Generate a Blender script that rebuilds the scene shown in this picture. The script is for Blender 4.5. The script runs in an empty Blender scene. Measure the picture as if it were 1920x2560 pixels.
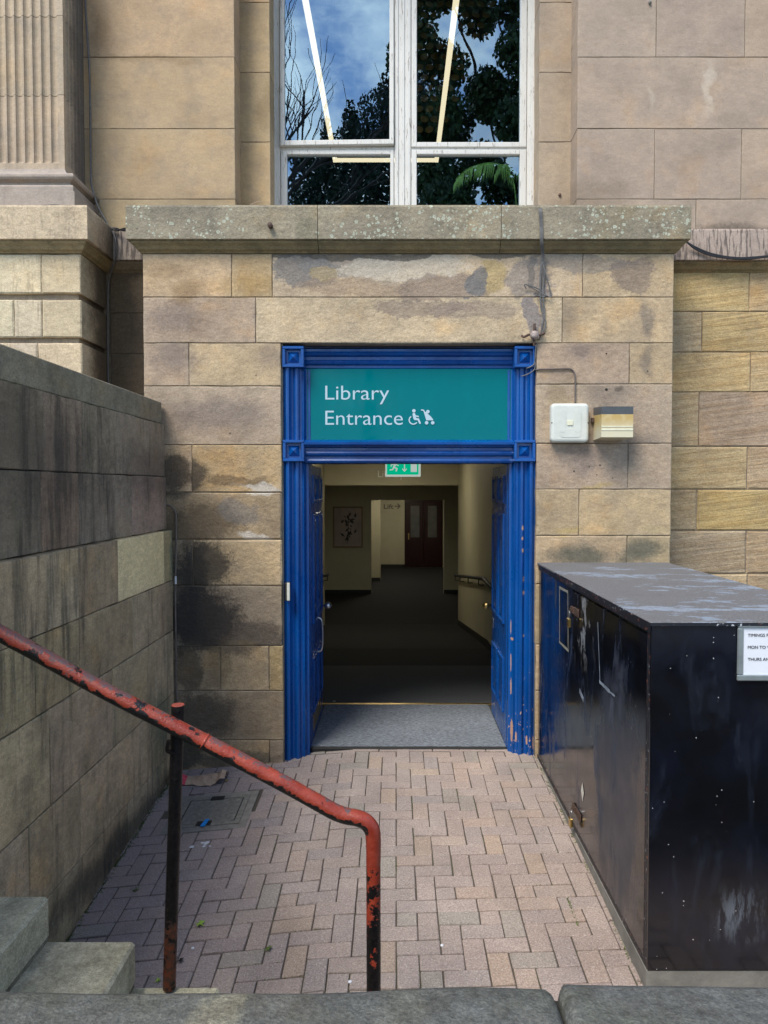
import bpy, bmesh, math, random
from mathutils import Vector, Matrix, Euler
R = random.Random(7)
rad = math.radians
scene = bpy.context.scene
# ------------------------------------------------------------------ camera
F = 1840.0; DCAM = 5.38; ZCAM = 1.99; TH = math.atan(60 / F)
cam_d = bpy.data.cameras.new("camera"); cam = bpy.data.objects.new("camera", cam_d)
scene.collection.objects.link(cam)
cam.location = (0, -DCAM, ZCAM); cam.rotation_euler = (rad(90) - TH, 0, 0)
cam_d.sensor_fit = 'VERTICAL'; cam_d.sensor_height = 24.0; cam_d.lens = 24.0 * F / 2560
cam_d.shift_x = -30 / 2560; cam_d.clip_start = 0.05; cam_d.clip_end = 2000
scene.camera = cam
# ------------------------------------------------------------------ sky, sun, exposure
SUN_DIR = Vector((0.34, 0.50, -0.80)).normalized()     # direction the light travels
SUN_EL = math.asin(-SUN_DIR.z); SUN_AZ = math.atan2(-SUN_DIR.x, -SUN_DIR.y)
SKY_STRENGTH = 0.105; SUN_STRENGTH = 1.95; SUN_ANGLE = 26
world = bpy.data.worlds.new("World"); scene.world = world; world.use_nodes = True
sun_d = bpy.data.lights.new("sun", 'SUN'); sun = bpy.data.objects.new("sun", sun_d)
scene.collection.objects.link(sun); sun_d.energy = SUN_STRENGTH; sun_d.angle = rad(SUN_ANGLE)
sun_d.color = (1.0, 0.94, 0.84); sun.location = (-5, -8, 14)
sun.rotation_euler = SUN_DIR.to_track_quat('-Z', 'Y').to_euler()
scene.view_settings.view_transform = 'Standard'; scene.view_settings.look = 'None'
scene.view_settings.gamma = 1; scene.view_settings.use_curve_mapping = False
scene.view_settings.exposure = 1.22


def s2l(c):
    return tuple((x / 255 / 12.92) if x / 255 <= .04045 else ((x / 255 + .055) / 1.055) ** 2.4 for x in c)


# ------------------------------------------------------------------ node helper
class N:
    def __init__(s, tree):
        s.t = tree; s.t.nodes.clear()

    def _set(s, sock, v):
        if v is None: return
        if isinstance(v, bpy.types.NodeSocket): s.t.links.new(v, sock)
        elif isinstance(v, (tuple, list)):
            n = len(sock.default_value)
            v = tuple(v)
            if len(v) < n: v = v + (1.0,) * (n - len(v))
            sock.default_value = v[:n]
        else:
            try: sock.default_value = v
            except (TypeError, ValueError):
                k = len(sock.default_value); sock.default_value = (v,) * 3 + (1.0,) * (k - 3)

    def new(s, typ, ins=None, **attrs):
        n = s.t.nodes.new(typ)
        for k, v in attrs.items(): setattr(n, k, v)
        for k, v in (ins or {}).items(): s._set(n.inputs[k], v)
        return n

    def m(s, op, a, b=None, c=None, clamp=False):
        n = s.t.nodes.new('ShaderNodeMath'); n.operation = op; n.use_clamp = clamp
        s._set(n.inputs[0], a); s._set(n.inputs[1], b); s._set(n.inputs[2], c)
        return n.outputs[0]

    def v(s, op, a, b=None):
        n = s.t.nodes.new('ShaderNodeVectorMath'); n.operation = op
        s._set(n.inputs[0], a); s._set(n.inputs[1], b)
        return n.outputs['Value'] if op in ('LENGTH', 'DOT_PRODUCT', 'DISTANCE') else n.outputs[0]

    def mix(s, f, a, b, blend='MIX'):
        n = s.t.nodes.new('ShaderNodeMix'); n.data_type = 'RGBA'; n.blend_type = blend
        s._set(n.inputs[0], f); s._set(n.inputs[6], a); s._set(n.inputs[7], b)
        return n.outputs[2]

    def noise(s, vec, scale, detail=3, rough=.55, dist=0, col=False):
        n = s.new('ShaderNodeTexNoise', {'Vector': vec, 'Scale': scale, 'Detail': detail, 'Roughness': rough, 'Distortion': dist})
        return n.outputs['Color' if col else 'Fac']

    def rng(s, x, a, b, c=0, d=1, smooth=True):
        n = s.t.nodes.new('ShaderNodeMapRange'); n.interpolation_type = 'SMOOTHSTEP' if smooth else 'LINEAR'
        for i, q in enumerate((x, a, b, c, d)): s._set(n.inputs[i], q)
        return n.outputs[0]

    def ramp(s, f, stops, interp='LINEAR'):
        n = s.t.nodes.new('ShaderNodeValToRGB'); n.color_ramp.interpolation = interp
        e = n.color_ramp.elements
        while len(e) < len(stops): e.new(.5)
        for q, (p, c) in zip(e, stops): q.position = p; q.color = tuple(c) + (1,) * (4 - len(c))
        s._set(n.inputs[0], f); return n.outputs[0]

    def pos(s): return s.new('ShaderNodeNewGeometry').outputs['Position']

    def mul(s, vec, k): return s.v('MULTIPLY', vec, k)

    def bump(s, h, strength=.5, dist=.005, nrm=None):
        return s.new('ShaderNodeBump', {'Height': h, 'Strength': strength, 'Distance': dist, 'Normal': nrm}).outputs[0]

    def out(s, **ins):
        b = s.new('ShaderNodeBsdfPrincipled', {k.replace('_', ' '): v for k, v in ins.items()})
        o = s.new('ShaderNodeOutputMaterial'); s.t.links.new(b.outputs[0], o.inputs[0]); return b


def mat(name):
    m_ = bpy.data.materials.new(name); m_.use_nodes = True; return m_, N(m_.node_tree)


# world sky with broken cloud
nt = N(world.node_tree)
sky = nt.new('ShaderNodeTexSky', sky_type='NISHITA', sun_disc=False, sun_elevation=SUN_EL, sun_rotation=SUN_AZ, ozone_density=3.5, dust_density=.1, air_density=1.0)
tc = nt.new('ShaderNodeTexCoord').outputs['Generated']
sep = nt.new('ShaderNodeSeparateXYZ', {0: tc})
den = nt.m('ADD', nt.m('MAXIMUM', sep.outputs[2], 0), .25)
cv = nt.v('DIVIDE', tc, nt.new('ShaderNodeCombineXYZ', {0: den, 1: den, 2: den}).outputs[0])
cn = nt.noise(nt.v('ADD', cv, (3.1, 1.7, .4)), 1.6, 7, .58, .3)
cmask = nt.rng(cn, .545, .66)
cl = nt.rng(nt.noise(nt.v('ADD', cv, (9.3, 2.7, 1)), 3.2, 4), .3, .7, 5.5, 10)
ccol = nt.mix(1.0, (1.0, .99, .98, 1), cl, 'MULTIPLY')
skyc = nt.mix(cmask, sky.outputs[0], ccol)
bg = nt.new('ShaderNodeBackground', {'Color': skyc, 'Strength': SKY_STRENGTH})
wo = nt.new('ShaderNodeOutputWorld'); nt.t.links.new(bg.outputs[0], wo.inputs[0])


# ------------------------------------------------------------------ picture geometry -> metres
def ray(u, v):
    xc = (u - 990) / F; yc = -(v - 1280) / F
    c, s = math.cos(TH), math.sin(TH)
    return Vector((xc, c + yc * s, -s + yc * c))


def W(u, v, Y):
    d = ray(u, v); t = (Y + DCAM) / d.y
    return (d.x * t, ZCAM + d.z * t)


def WX(u, v, X):
    d = ray(u, v); t = X / d.x
    return (-DCAM + d.y * t, ZCAM + d.z * t)


def gz(X, Y):
    b0 = -.1 * min(max((-.3 - X) / 1.36, 0), 1.1)
    t = min(max(-Y, -.3), 2.65)
    xc = max(min(X, 1.1), -1.7)
    return b0 + (-.058 + (.014 if xc > 0 else .013) * xc) * max(t, 0)


def G(u, v):
    z = -.05
    for i in range(12):
        d = ray(u, v); t = (z - ZCAM) / d.z
        x, y = d.x * t, -DCAM + d.y * t; z = gz(x, y)
    return x, y, z


# ------------------------------------------------------------------ object helpers
WL = {}
SM = {}


def link(o, origin=(0, 0, 0), parent=None):
    scene.collection.objects.link(o)
    WL[o.name] = Vector(origin)
    if parent is not None:
        o.parent = parent; o.location = Vector(origin) - WL[parent.name]
    else:
        o.location = origin
    return o


def thing(name, label, cat, loc=(0, 0, 0), group=None):
    o = link(bpy.data.objects.new(name, None), loc); o.empty_display_size = .1
    return tag(o, label, cat, group)


def tag(o, label, cat, group=None):
    o['label'] = label; o['category'] = cat
    if group: o['group'] = group
    return o


def part(name, parent, loc=None):
    return link(bpy.data.objects.new(name, None), WL[parent.name] if loc is None else loc, parent)


def kind(o, k): o['kind'] = k; return o


def mesh(name, verts, faces, m=None, parent=None, smooth=False, color=None, origin=None, uvs=None):
    if origin is None:
        origin = (0, 0, 0)
        if parent is None and verts:
            xs, ys, zs = zip(*verts); origin = ((min(xs) + max(xs)) / 2, (min(ys) + max(ys)) / 2, min(zs))
    me = bpy.data.meshes.new(name)
    me.from_pydata([tuple(Vector(v) - Vector(origin)) for v in verts], [], faces)
    if uvs:
        for k, lay in enumerate(uvs):
            ul = me.uv_layers.new(name='uv%d' % k)
            for lp in me.loops: ul.data[lp.index].uv = lay[lp.vertex_index]
    if smooth: me.shade_smooth()
    if m: me.materials.append(m)
    o = link(bpy.data.objects.new(name, me), origin, parent)
    if color: o.color = tuple(color) + (1,) * (4 - len(color))
    return o


class MB:
    def __init__(s): s.v = []; s.f = []; s.c = []

    def add(s, vs, fs):
        k = len(s.v); s.c.append((k, len(s.f))); s.v += [tuple(v) for v in vs]; s.f += [tuple(i + k for i in f) for f in fs]; return s

    def box(s, x0, x1, y0, y1, z0, z1, bev=0.0):
        if bev <= 0:
            vs = [(x, y, z) for z in (z0, z1) for y in (y0, y1) for x in (x0, x1)]
            return s.add(vs, [(0, 2, 3, 1), (4, 5, 7, 6), (0, 1, 5, 4), (1, 3, 7, 5), (3, 2, 6, 7), (2, 0, 4, 6)])
        b = min(bev, (x1 - x0) * .45, (y1 - y0) * .45, (z1 - z0) * .45)
        bm = bmesh.new(); bmesh.ops.create_cube(bm, size=1)
        for v in bm.verts:
            v.co = Vector(((x0 + x1) / 2 + v.co.x * (x1 - x0), (y0 + y1) / 2 + v.co.y * (y1 - y0), (z0 + z1) / 2 + v.co.z * (z1 - z0)))
        bmesh.ops.bevel(bm, geom=bm.edges[:], offset=b, segments=1, affect='EDGES', profile=.5)
        bm.verts.index_update()
        s.add([v.co[:] for v in bm.verts], [tuple(v.index for v in f.verts) for f in bm.faces]); bm.free(); return s

    def tube(s, pts, r, n=8, caps=True):
        pts = [Vector(p) for p in pts]
        rs = r if isinstance(r, (list, tuple)) else [r] * len(pts)
        rings = []; ref = None
        for i, p in enumerate(pts):
            d = (pts[min(i + 1, len(pts) - 1)] - pts[max(i - 1, 0)]).normalized()
            if ref is None: ref = Vector((0, 0, 1)) if abs(d.z) < .9 else Vector((1, 0, 0))
            a = (ref - d * ref.dot(d)).normalized(); b = d.cross(a); ref = a
            rings.append([p + (a * math.cos(t) + b * math.sin(t)) * rs[i] for t in [2 * math.pi * k / n for k in range(n)]])
        vs = [v for q in rings for v in q]; fs = []
        for i in range(len(pts) - 1):
            for k in range(n):
                fs.append((i * n + k, i * n + (k + 1) % n, (i + 1) * n + (k + 1) % n, (i + 1) * n + k))
        if caps: fs += [tuple(range(n))[::-1], tuple((len(pts) - 1) * n + k for k in range(n))]
        return s.add(vs, fs)

    def lathe(s, prof, c, axis='z', n=16):
        vs = []; fs = []
        for (r, h) in prof:
            for k in range(n):
                t = 2 * math.pi * k / n; a, b = r * math.cos(t), r * math.sin(t)
                vs.append({'z': (c[0] + a, c[1] + b, c[2] + h), 'y': (c[0] + a, c[1] + h, c[2] + b), 'x': (c[0] + h, c[1] + a, c[2] + b)}[axis])
        for i in range(len(prof) - 1):
            for k in range(n): fs.append((i * n + k, i * n + (k + 1) % n, (i + 1) * n + (k + 1) % n, (i + 1) * n + k))
        fs += [tuple(range(n))[::-1], tuple((len(prof) - 1) * n + k for k in range(n))]
        return s.add(vs, fs)

    def prism(s, poly, y0, y1):        # polygon in (x, z) pushed from y0 (front) to y1
        n = len(poly)
        vs = [(x, y0, z) for x, z in poly] + [(x, y1, z) for x, z in poly]
        return s.add(vs, [tuple(range(n)), tuple(range(n, 2 * n))[::-1]] + [(i, i + n, (i + 1) % n + n, (i + 1) % n) for i in range(n)])

    def sweep(s, prof, path):
        P = [Vector((p[0], p[1])) for p in path]; n = len(P); k = len(prof); vs = []
        for i in range(n):
            ns = []
            if i > 0: d = (P[i] - P[i - 1]).normalized(); ns.append(Vector((d.y, -d.x)))
            if i < n - 1: d = (P[i + 1] - P[i]).normalized(); ns.append(Vector((d.y, -d.x)))
            m_ = ns[0] if len(ns) == 1 else (ns[0] + ns[1]) / (1 + ns[0].dot(ns[1]))
            for o, z in prof: vs.append((P[i].x + m_.x * o, P[i].y + m_.y * o, z))
        fs = [(i * k + j, i * k + (j + 1) % k, (i + 1) * k + (j + 1) % k, (i + 1) * k + j) for i in range(n - 1) for j in range(k)]
        fs += [tuple(range(k))[::-1], tuple((n - 1) * k + j for j in range(k))]
        return s.add(vs, fs)

    def build(s, name, m=None, parent=None, **kw): return fix(mesh(name, s.v, s.f, m, parent, **kw))

    def each(s, name, m=None, parent=None, **kw):      # one object for every piece added
        for i, (a, b) in enumerate(s.c):
            a2, b2 = s.c[i + 1] if i + 1 < len(s.c) else (len(s.v), len(s.f))
            fix(mesh(name, s.v[a:a2], [tuple(q - a for q in f) for f in s.f[b:b2]], m, parent, **kw))


def fix(o):
    bm = bmesh.new(); bm.from_mesh(o.data); bmesh.ops.recalc_face_normals(bm, faces=bm.faces[:]); bm.to_mesh(o.data); bm.free(); return o


def catmull(P, n=6):
    P = [Vector(p) for p in P]; out = []
    for i in range(len(P) - 1):
        a, b, c, d = P[max(i - 1, 0)], P[i], P[i + 1], P[min(i + 2, len(P) - 1)]
        for k in range(n):
            t = k / n
            out.append(.5 * ((2 * b) + (c - a) * t + (2 * a - 5 * b + 4 * c - d) * t * t + (-a + 3 * b - 3 * c + d) * t ** 3))
    out.append(P[-1]); return out


# stone block on a wall facing -Y (axis 'y') or +X (axis 'x')
def block(parent, a0, a1, z0, z1, f, depth, m, color, axis='y', gap=.0022, cham=.005, jit=.0022, name='stone_block', proud=0.0):
    a0 += gap; a1 -= gap; z0 += gap; z1 -= gap
    if a1 - a0 < .01 or z1 - z0 < .01: return None
    f2 = f + (proud if axis == 'x' else -proud)
    def ring(ins, dj):
        pts = []
        na = 5 if a1 - a0 > .25 else 3; nz = 3
        for i in range(na): pts.append((a0 + ins + (a1 - a0 - 2 * ins) * i / na, z0 + ins, 0, 1))
        for i in range(nz): pts.append((a1 - ins, z0 + ins + (z1 - z0 - 2 * ins) * i / nz, 1, 0))
        for i in range(na): pts.append((a1 - ins - (a1 - a0 - 2 * ins) * i / na, z1 - ins, 0, 1))
        for i in range(nz): pts.append((a0 + ins, z1 - ins - (z1 - z0 - 2 * ins) * i / nz, 1, 0))
        return [(a + R.uniform(-dj, dj) * ja, z + R.uniform(-dj, dj) * jz) for a, z, ja, jz in pts]
    fr = ring(cham, jit); ed = ring(0, jit)
    n = len(fr)
    sg = 1 if axis == 'y' else -1
    def P(a, z, d): return (a, f2 + d, z) if axis == 'y' else (f2 - d, a, z)
    pl = [(a, z, 0) for a, z in fr] + [(a, z, cham * .8) for a, z in ed] + [(a, z, depth) for a, z in ed]
    vs = [P(*p) for p in pl]
    if axis == 'y': fs = [tuple(range(n))]
    else: fs = [tuple(range(n))]
    for k in (0, 1):
        for i in range(n):
            fs.append((k * n + i, (k + 1) * n + i, (k + 1) * n + (i + 1) % n, k * n + (i + 1) % n))
    u0 = [(a - a0, z - z0) for a, z, d in pl]; u1 = [(a1 - a, z1 - z) for a, z, d in pl]
    return mesh(name, vs, fs, m, parent, color=color, uvs=(u0, u1))


# ------------------------------------------------------------------ materials
def stainlist(n, col, stains, pos, plane, crisp=.75):
    """soot, lichen, salt and other tone marks: (a, z, ra, rz, colour, strength, raggedness)"""
    nz = n.m('ADD', n.m('MULTIPLY', n.noise(pos, 6, 6, .75), .55), n.m('MULTIPLY', n.noise(pos, 50, 5, .8), .45))
    nzc = n.m('SUBTRACT', nz, .5)
    oi = n.new('ShaderNodeObjectInfo').outputs['Random']
    wn = n.v('SUBTRACT', n.noise(pos, 2.6, 4, .6, col=True), (.5, .5, .5))
    pos = n.v('ADD', pos, n.mul(wn, (.34, .34, .22)))
    pos = n.v('ADD', pos, n.new('ShaderNodeCombineXYZ', {0: n.m('MULTIPLY_ADD', oi, .22, -.11), 2: n.m('MULTIPLY_ADD', n.m('FRACT', n.m('MULTIPLY', oi, 7.3)), .05, -.025)}).outputs[0])
    for (a, z, ra, rz, c, st, rg) in stains:
        if rz > 5: z = 1.0
        ctr = (a, 0, z) if plane == 'y' else (0, a, z)
        sc = (1 / ra, 0, 1 / rz) if plane == 'y' else (0, 1 / ra, 1 / rz)
        d = n.v('LENGTH', n.mul(n.v('SUBTRACT', pos, ctr), sc))
        f = n.m('ADD', n.m('SUBTRACT', 1.05, d), n.m('MULTIPLY', nzc, rg * 3.2))
        col = n.mix(n.rng(f, -.05, crisp, 0, st), col, tuple(c) + (1,))
    return col


def stone_mat(name, stains=(), plane='y', mott=1.0, grey=(.25, .205, .165), greyf=.4, streak=0.0, streakc=(.05, .045, .04), green=0.0,
              lichen=0.0, edge=.18, grain=1.0, bump=.45, rough=.88, attr=None, streak_lo=.5, streak_hi=.75, strata=0.0, specks=0.0, streak_sc=13, streak_lf=.4, crisp=.75):
    m_, n = mat(name)
    pos = n.pos(); oi = n.new('ShaderNodeObjectInfo')
    base = oi.outputs['Color'] if attr is None else n.new('ShaderNodeAttribute', attribute_name=attr).outputs['Color']
    off = n.v('ADD', pos, n.mul(n.new('ShaderNodeCombineXYZ', {0: oi.outputs['Random'], 1: oi.outputs['Random'], 2: oi.outputs['Random']}).outputs[0], (31, 17, 47)))
    n1 = n.noise(off, 2.3, 5, .6, .4)
    col = n.mix(1.0, base, n.ramp(n1, [(.25, (1 - .30 * mott,) * 3), (.5, (1, 1, 1)), (.75, (1 + .22 * mott, 1 + .2 * mott, 1 + .17 * mott))]), 'MULTIPLY')
    n2 = n.noise(off, 5.5, 6, .68)
    col = n.mix(n.rng(n2, .45, .72, 0, greyf), col, tuple(grey) + (1,))
    n2b = n.noise(n.v('ADD', off, (5, 5, 5)), 3.1, 4, .6)
    col = n.mix(n.rng(n2b, .52, .75, 0, .5 * mott), col, n.mix(1.0, col, (1.25, 1.02, .70, 1), 'MULTIPLY'))
    if edge:
        def uv(k): return n.new('ShaderNodeSeparateXYZ', {0: n.new('ShaderNodeUVMap', uv_map='uv%d' % k).outputs[0]})
        a, b = uv(0), uv(1)
        dm = n.m('MINIMUM', n.m('MINIMUM', a.outputs[0], a.outputs[1]), n.m('MINIMUM', b.outputs[0], b.outputs[1]))
        dm = n.m('ADD', dm, n.m('MULTIPLY', n.m('SUBTRACT', n.noise(off, 22, 4, .7), .5), .05))
        col = n.mix(n.rng(dm, 0.0, .045, edge * 1.5, 0), col, n.mix(.6, col, (.46, .40, .30, 1)))
        col = n.mix(n.m('MULTIPLY', n.rng(dm, -.012, .006, .5, 0), n.rng(n.noise(off, 4, 3), .4, .6)), col, (.15, .115, .08, 1))
    if strata:
        st = n.noise(n.mul(n.new('ShaderNodeVectorRotate', {'Vector': off, 'Angle': .12}, rotation_type='Y_AXIS').outputs[0], (1.2, 1.2, 24)), 1.5, 4, .6)
        col = n.mix(n.rng(st, .4, .65, 0, strata), col, n.mix(1.0, col, (.72, .62, .5, 1), 'MULTIPLY'))
    if streak:
        sv = n.noise(n.mul(pos, (1, 1, .10)), streak_sc, 5, .65)
        sl = n.noise(n.mul(pos, (1, 1, .35)), 2.0, 3, .6)
        f = n.rng(n.m('ADD', n.m('MULTIPLY', sv, 1 - streak_lf), n.m('MULTIPLY', sl, streak_lf)), streak_lo, streak_hi, 0, streak)
        col = n.mix(f, col, tuple(streakc) + (1,))
    if green:
        gn = n.noise(n.mul(pos, (1, 1, .4)), 3.3, 5, .7)
        col = n.mix(n.rng(gn, .48, .72, 0, green), col, (.085, .095, .045, 1))
    if stains: col = stainlist(n, col, stains, pos, plane, crisp)
    if lichen:
        vo = n.new('ShaderNodeTexVoronoi', {'Vector': n.v('ADD', pos, n.mul(n.noise(pos, 60, 2, .5, col=True), .012)), 'Scale': 36, 'Randomness': 1})
        d = vo.outputs['Distance']; rr = n.new('ShaderNodeSeparateXYZ', {0: vo.outputs['Color']})
        reg = n.rng(n.noise(n.mul(pos, (1, 1, 1.6)), 2.6, 3, .6), .44, .60)
        keep = n.m('GREATER_THAN', n.m('MULTIPLY', reg, lichen * .62), rr.outputs[0])
        siz = n.m('MULTIPLY_ADD', rr.outputs[1], .32, .22)
        spot = n.m('MULTIPLY', n.rng(n.m('SUBTRACT', siz, d), 0, .06), keep)
        col = n.mix(n.m('MULTIPLY', spot, .85), col, (.47, .50, .39, 1))
        core = n.m('MULTIPLY', n.rng(n.m('SUBTRACT', n.m('MULTIPLY', siz, .45), d), 0, .05), keep)
        col = n.mix(n.m('MULTIPLY', core, .5), col, (.27, .28, .22, 1))
    if specks:
        vo = n.new('ShaderNodeTexVoronoi', {'Vector': n.mul(pos, (1, 1, .55)), 'Scale': 30, 'Randomness': 1})
        rr = n.new('ShaderNodeSeparateXYZ', {0: vo.outputs['Color']})
        reg = n.rng(n.noise(pos, 2.2, 3, .6), .45, .65)
        keep = n.m('GREATER_THAN', n.m('MULTIPLY', reg, specks), rr.outputs[0])
        col = n.mix(n.m('MULTIPLY', n.m('MULTIPLY', n.rng(vo.outputs['Distance'], .08, .22, 1, 0), keep), .8), col, (.26, .26, .22, 1))
    g = n.noise(pos, 170, 3, .6)
    col = n.mix(1.0, col, n.ramp(g, [(.25, (1 - .28 * grain,) * 3), (.75, (1 + .22 * grain,) * 3)]), 'MULTIPLY')
    g2 = n.noise(n.mul(off, (1, 1, 1.5)), 58, 4, .75)
    col = n.mix(1.0, col, n.ramp(g2, [(.3, (1 - .24 * grain,) * 3), (.52, (1, 1, 1)), (.72, (1 + .16 * grain,) * 3)]), 'MULTIPLY')
    col = n.mix(1.0, col, n.ramp(n.noise(n.mul(off, (1, 1, 2.2)), 15, 5, .7), [(.3, (1 - .20 * grain, 1 - .22 * grain, 1 - .24 * grain)), (.7, (1 + .12 * grain,) * 3)]), 'MULTIPLY')
    gp = n.noise(pos, 55, 2, .5)
    col = n.mix(n.rng(gp, .70, .78, 0, .5), col, (.09, .075, .055, 1))
    h = n.m('ADD', n.m('MULTIPLY', g, .35), n.m('ADD', n.m('MULTIPLY', n.noise(off, 38, 4, .65), .8), n.m('MULTIPLY', n.noise(off, 9, 4, .6), 1.6)))
    if strata: h = n.m('ADD', h, n.m('MULTIPLY', st, 3.5 * strata))
    n.out(Base_Color=col, Roughness=rough, Normal=n.bump(h, bump, .010))
    return m_


def simple(name, c, rough=.6, metal=0, var=.15, scale=12, bump=0, bscale=80, coat=0, spec=.5):
    m_, n = mat(name); pos = n.pos()
    col = n.mix(1.0, tuple(c) + (1,), n.ramp(n.noise(pos, scale, 4, .6), [(.3, (1 - var,) * 3), (.7, (1 + var,) * 3)]), 'MULTIPLY')
    kw = dict(Base_Color=col, Roughness=rough, Metallic=metal)
    if bump: kw['Normal'] = n.bump(n.noise(pos, bscale, 3), bump, .003)
    b = n.out(**kw); b.inputs['Coat Weight'].default_value = coat; b.inputs['Specular IOR Level'].default_value = spec
    return m_


SOOT = (.035, .03, .026); PURP = (.17, .135, .12); BROWN = (.16, .10, .055); SALT = (.58, .53, .46); BLUEG = (.17, .165, .16); YEL = (.46, .34, .15); DKG = (.10, .10, .075)


def st(u, v, ru, rv, c, s, rg=.5, Y=0.0):
    x, z = W(u, v, Y); k = (Y + DCAM) / F
    return (x, z, ru * k, rv * k, c, s, rg)


bayL = [st(470, 1550, 120, 90, SOOT, .93, .55), st(600, 1590, 110, 55, (.07, .055, .045), .7, .6), st(475, 1420, 85, 75, SOOT, .8, .8), st(440, 1490, 45, 150, SOOT, .7, .5),
        st(500, 1300, 110, 55, (.13, .095, .06), .75, .8), st(590, 1275, 55, 35, BLUEG, .55, .6), st(628, 1330, 45, 11, SALT, .8, .7), st(440, 1185, 55, 45, (.07, .055, .04), .85, .6), st(560, 1205, 90, 16, (.11, .075, .045), .6, .8),
        st(620, 1215, 60, 9, SALT, .8, .8), st(500, 1785, 120, 60, (.09, .075, .055), .75, .6), st(450, 1870, 90, 70, (.06, .06, .045), .85, .7),
        st(560, 1660, 60, 80, (.22, .16, .08), .5, .8), st(470, 1660, 40, 80, (.08, .065, .045), .7, .6), st(600, 1900, 160, 25, (.10, .095, .07), .7, .5)]
bayL2 = [st(560, 1040, 170, 50, PURP, .55, .5), st(440, 900, 60, 60, PURP, .6, .6), st(660, 890, 50, 45, PURP, .5, .6), st(480, 735, 55, 45, (.27, .17, .08), .65, .6), st(420, 680, 90, 30, (.27, .18, .09), .5, .6), st(610, 710, 80, 40, (.34, .22, .08), .5, .7),
         st(460, 800, 120, 50, PURP, .5, .7), st(690, 842, 38, 22, (.11, .09, .09), .85, .3), st(676, 800, 22, 34, PURP, .6, .5), st(780, 800, 90, 40, (.46, .42, .33), .5, .6)]
bayT = [st(770, 680, 80, 45, BLUEG, .8, .7), st(880, 668, 130, 28, (.22, .21, .20), .65, .8), st(820, 685, 34, 20, YEL, .5, .9), st(1010, 675, 150, 35, (.55, .48, .38), .75, .6), st(900, 722, 150, 24, (.30, .22, .15), .65, .6), st(1120, 722, 120, 25, (.25, .19, .15), .7, .6),
        st(1230, 690, 42, 42, YEL, .75, .8), st(1190, 710, 24, 34, BLUEG, .85, .5), st(1330, 700, 60, 45, (.24, .21, .19), .7, .6), st(1345, 665, 12, 60, (.12, .11, .10), .6, .5), st(1480, 665, 150, 24, BLUEG, .55, .6), st(1620, 690, 50, 40, PURP, .6, .7),
        st(1080, 768, 120, 22, (.18, .14, .125), .5, .8), st(1220, 775, 110, 24, (.22, .17, .15), .42, .8), st(1370, 790, 22, 60, (.17, .16, .18), .7, .5), st(1000, 640, 420, 10, (.10, .09, .075), .8, .4)]
bayR = [st(1420, 880, 60, 40, PURP, .65, .6), st(1650, 790, 22, 60, (.20, .165, .13), .75, .6), st(1640, 905, 20, 60, (.19, .155, .12), .7, .6), st(1440, 790, 55, 70, (.23, .18, .13), .6, .6), st(1520, 990, 70, 40, (.20, .155, .12), .6, .6),
        st(1390, 1000, 40, 60, (.24, .18, .10), .6, .6), st(1450, 1135, 75, 55, (.20, .16, .145), .6, .5), st(1590, 1125, 50, 55, (.17, .14, .12), .6, .5), st(1480, 1215, 80, 9, YEL, .7, .8), st(1400, 1337, 55, 12, YEL, .8, .6), st(1640, 1330, 60, 12, (.46, .36, .2), .8, .6),  # two of these darken the stone below the alarm boxes
        st(1440, 1392, 110, 34, DKG, .85, .6), st(1600, 1385, 80, 40, DKG, .85, .6), st(1560, 1050, 140, 120, (.30, .24, .19), .45, .5), st(1545, 975, 12, 10, (.1, .08, .06), .8, .3)]

M = {}
M['bay_lower'] = stone_mat('stone_bay_sooty', bayL, crisp=.40, greyf=.35, bump=.75, mott=1.1)
M['bay_left'] = stone_mat('stone_bay_left', bayL2, greyf=.3)
M['bay_top'] = stone_mat('stone_bay_top', bayT, greyf=.25, crisp=.16, bump=.7)
M['bay_right'] = stone_mat('stone_bay_right', bayR, greyf=.4)
M['ash_up'] = stone_mat('stone_upper_wall', [st(1736, 215, 15, 80, (.56, .48, .38), .6, .25, .47), st(1606, 235, 12, 42, (.50, .43, .34), .4, .3, .47), st(1850, 580, 260, 26, (.10, .08, .06), .8, .6, .47), st(270, 70, 40, 70, (.22, .14, .07), .6, .5, .47), st(380, 150, 200, 18, (.24, .16, .08), .55, .5, .47), st(640, 260, 30, 80, (.26, .18, .09), .55, .5, .69), st(500, 500, 250, 40, (.24, .18, .11), .4, .5, .47), st(1480, 480, 120, 40, (.22, .17, .12), .5, .6, .47)], greyf=.45, mott=.75, edge=.12, bump=.22, grain=.5, grey=(.27, .215, .165))
M['ash_right'] = stone_mat('stone_right_wall', greyf=.3, mott=.8, bump=.5, strata=.55, edge=.14)
M['pedestal'] = stone_mat('stone_pedestal', plane='x', stains=[(.47, 3.2, .40, 30, (.06, .045, .03), .85, .35)], greyf=.2, mott=.6, edge=.12, bump=.3, streak=.4, streakc=(.14, .115, .09), streak_lo=.54, streak_hi=.66, streak_sc=45, streak_lf=.25)
M['flute'] = stone_mat('stone_fluted', plane='x', stains=[(.47, 5.5, .30, 30, (.07, .055, .045), .75, .3)], greyf=.35, mott=.5, edge=0, bump=.2, grain=.6, grey=(.26, .235, .20), streak=.35, streakc=(.13, .11, .10), streak_lo=.52, streak_hi=.72)
M['coping'] = stone_mat('stone_lichen_coping', greyf=.7, grey=(.17, .15, .11), mott=1.0, edge=0, lichen=1.5, bump=.7, green=.35)
M['moulding'] = stone_mat('stone_moulding_algae_shade', greyf=.5, grey=(.09, .08, .045), mott=.9, edge=0, green=.4, bump=.4)  # algae staining plus the shade under the slab, painted into the stone colour
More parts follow.
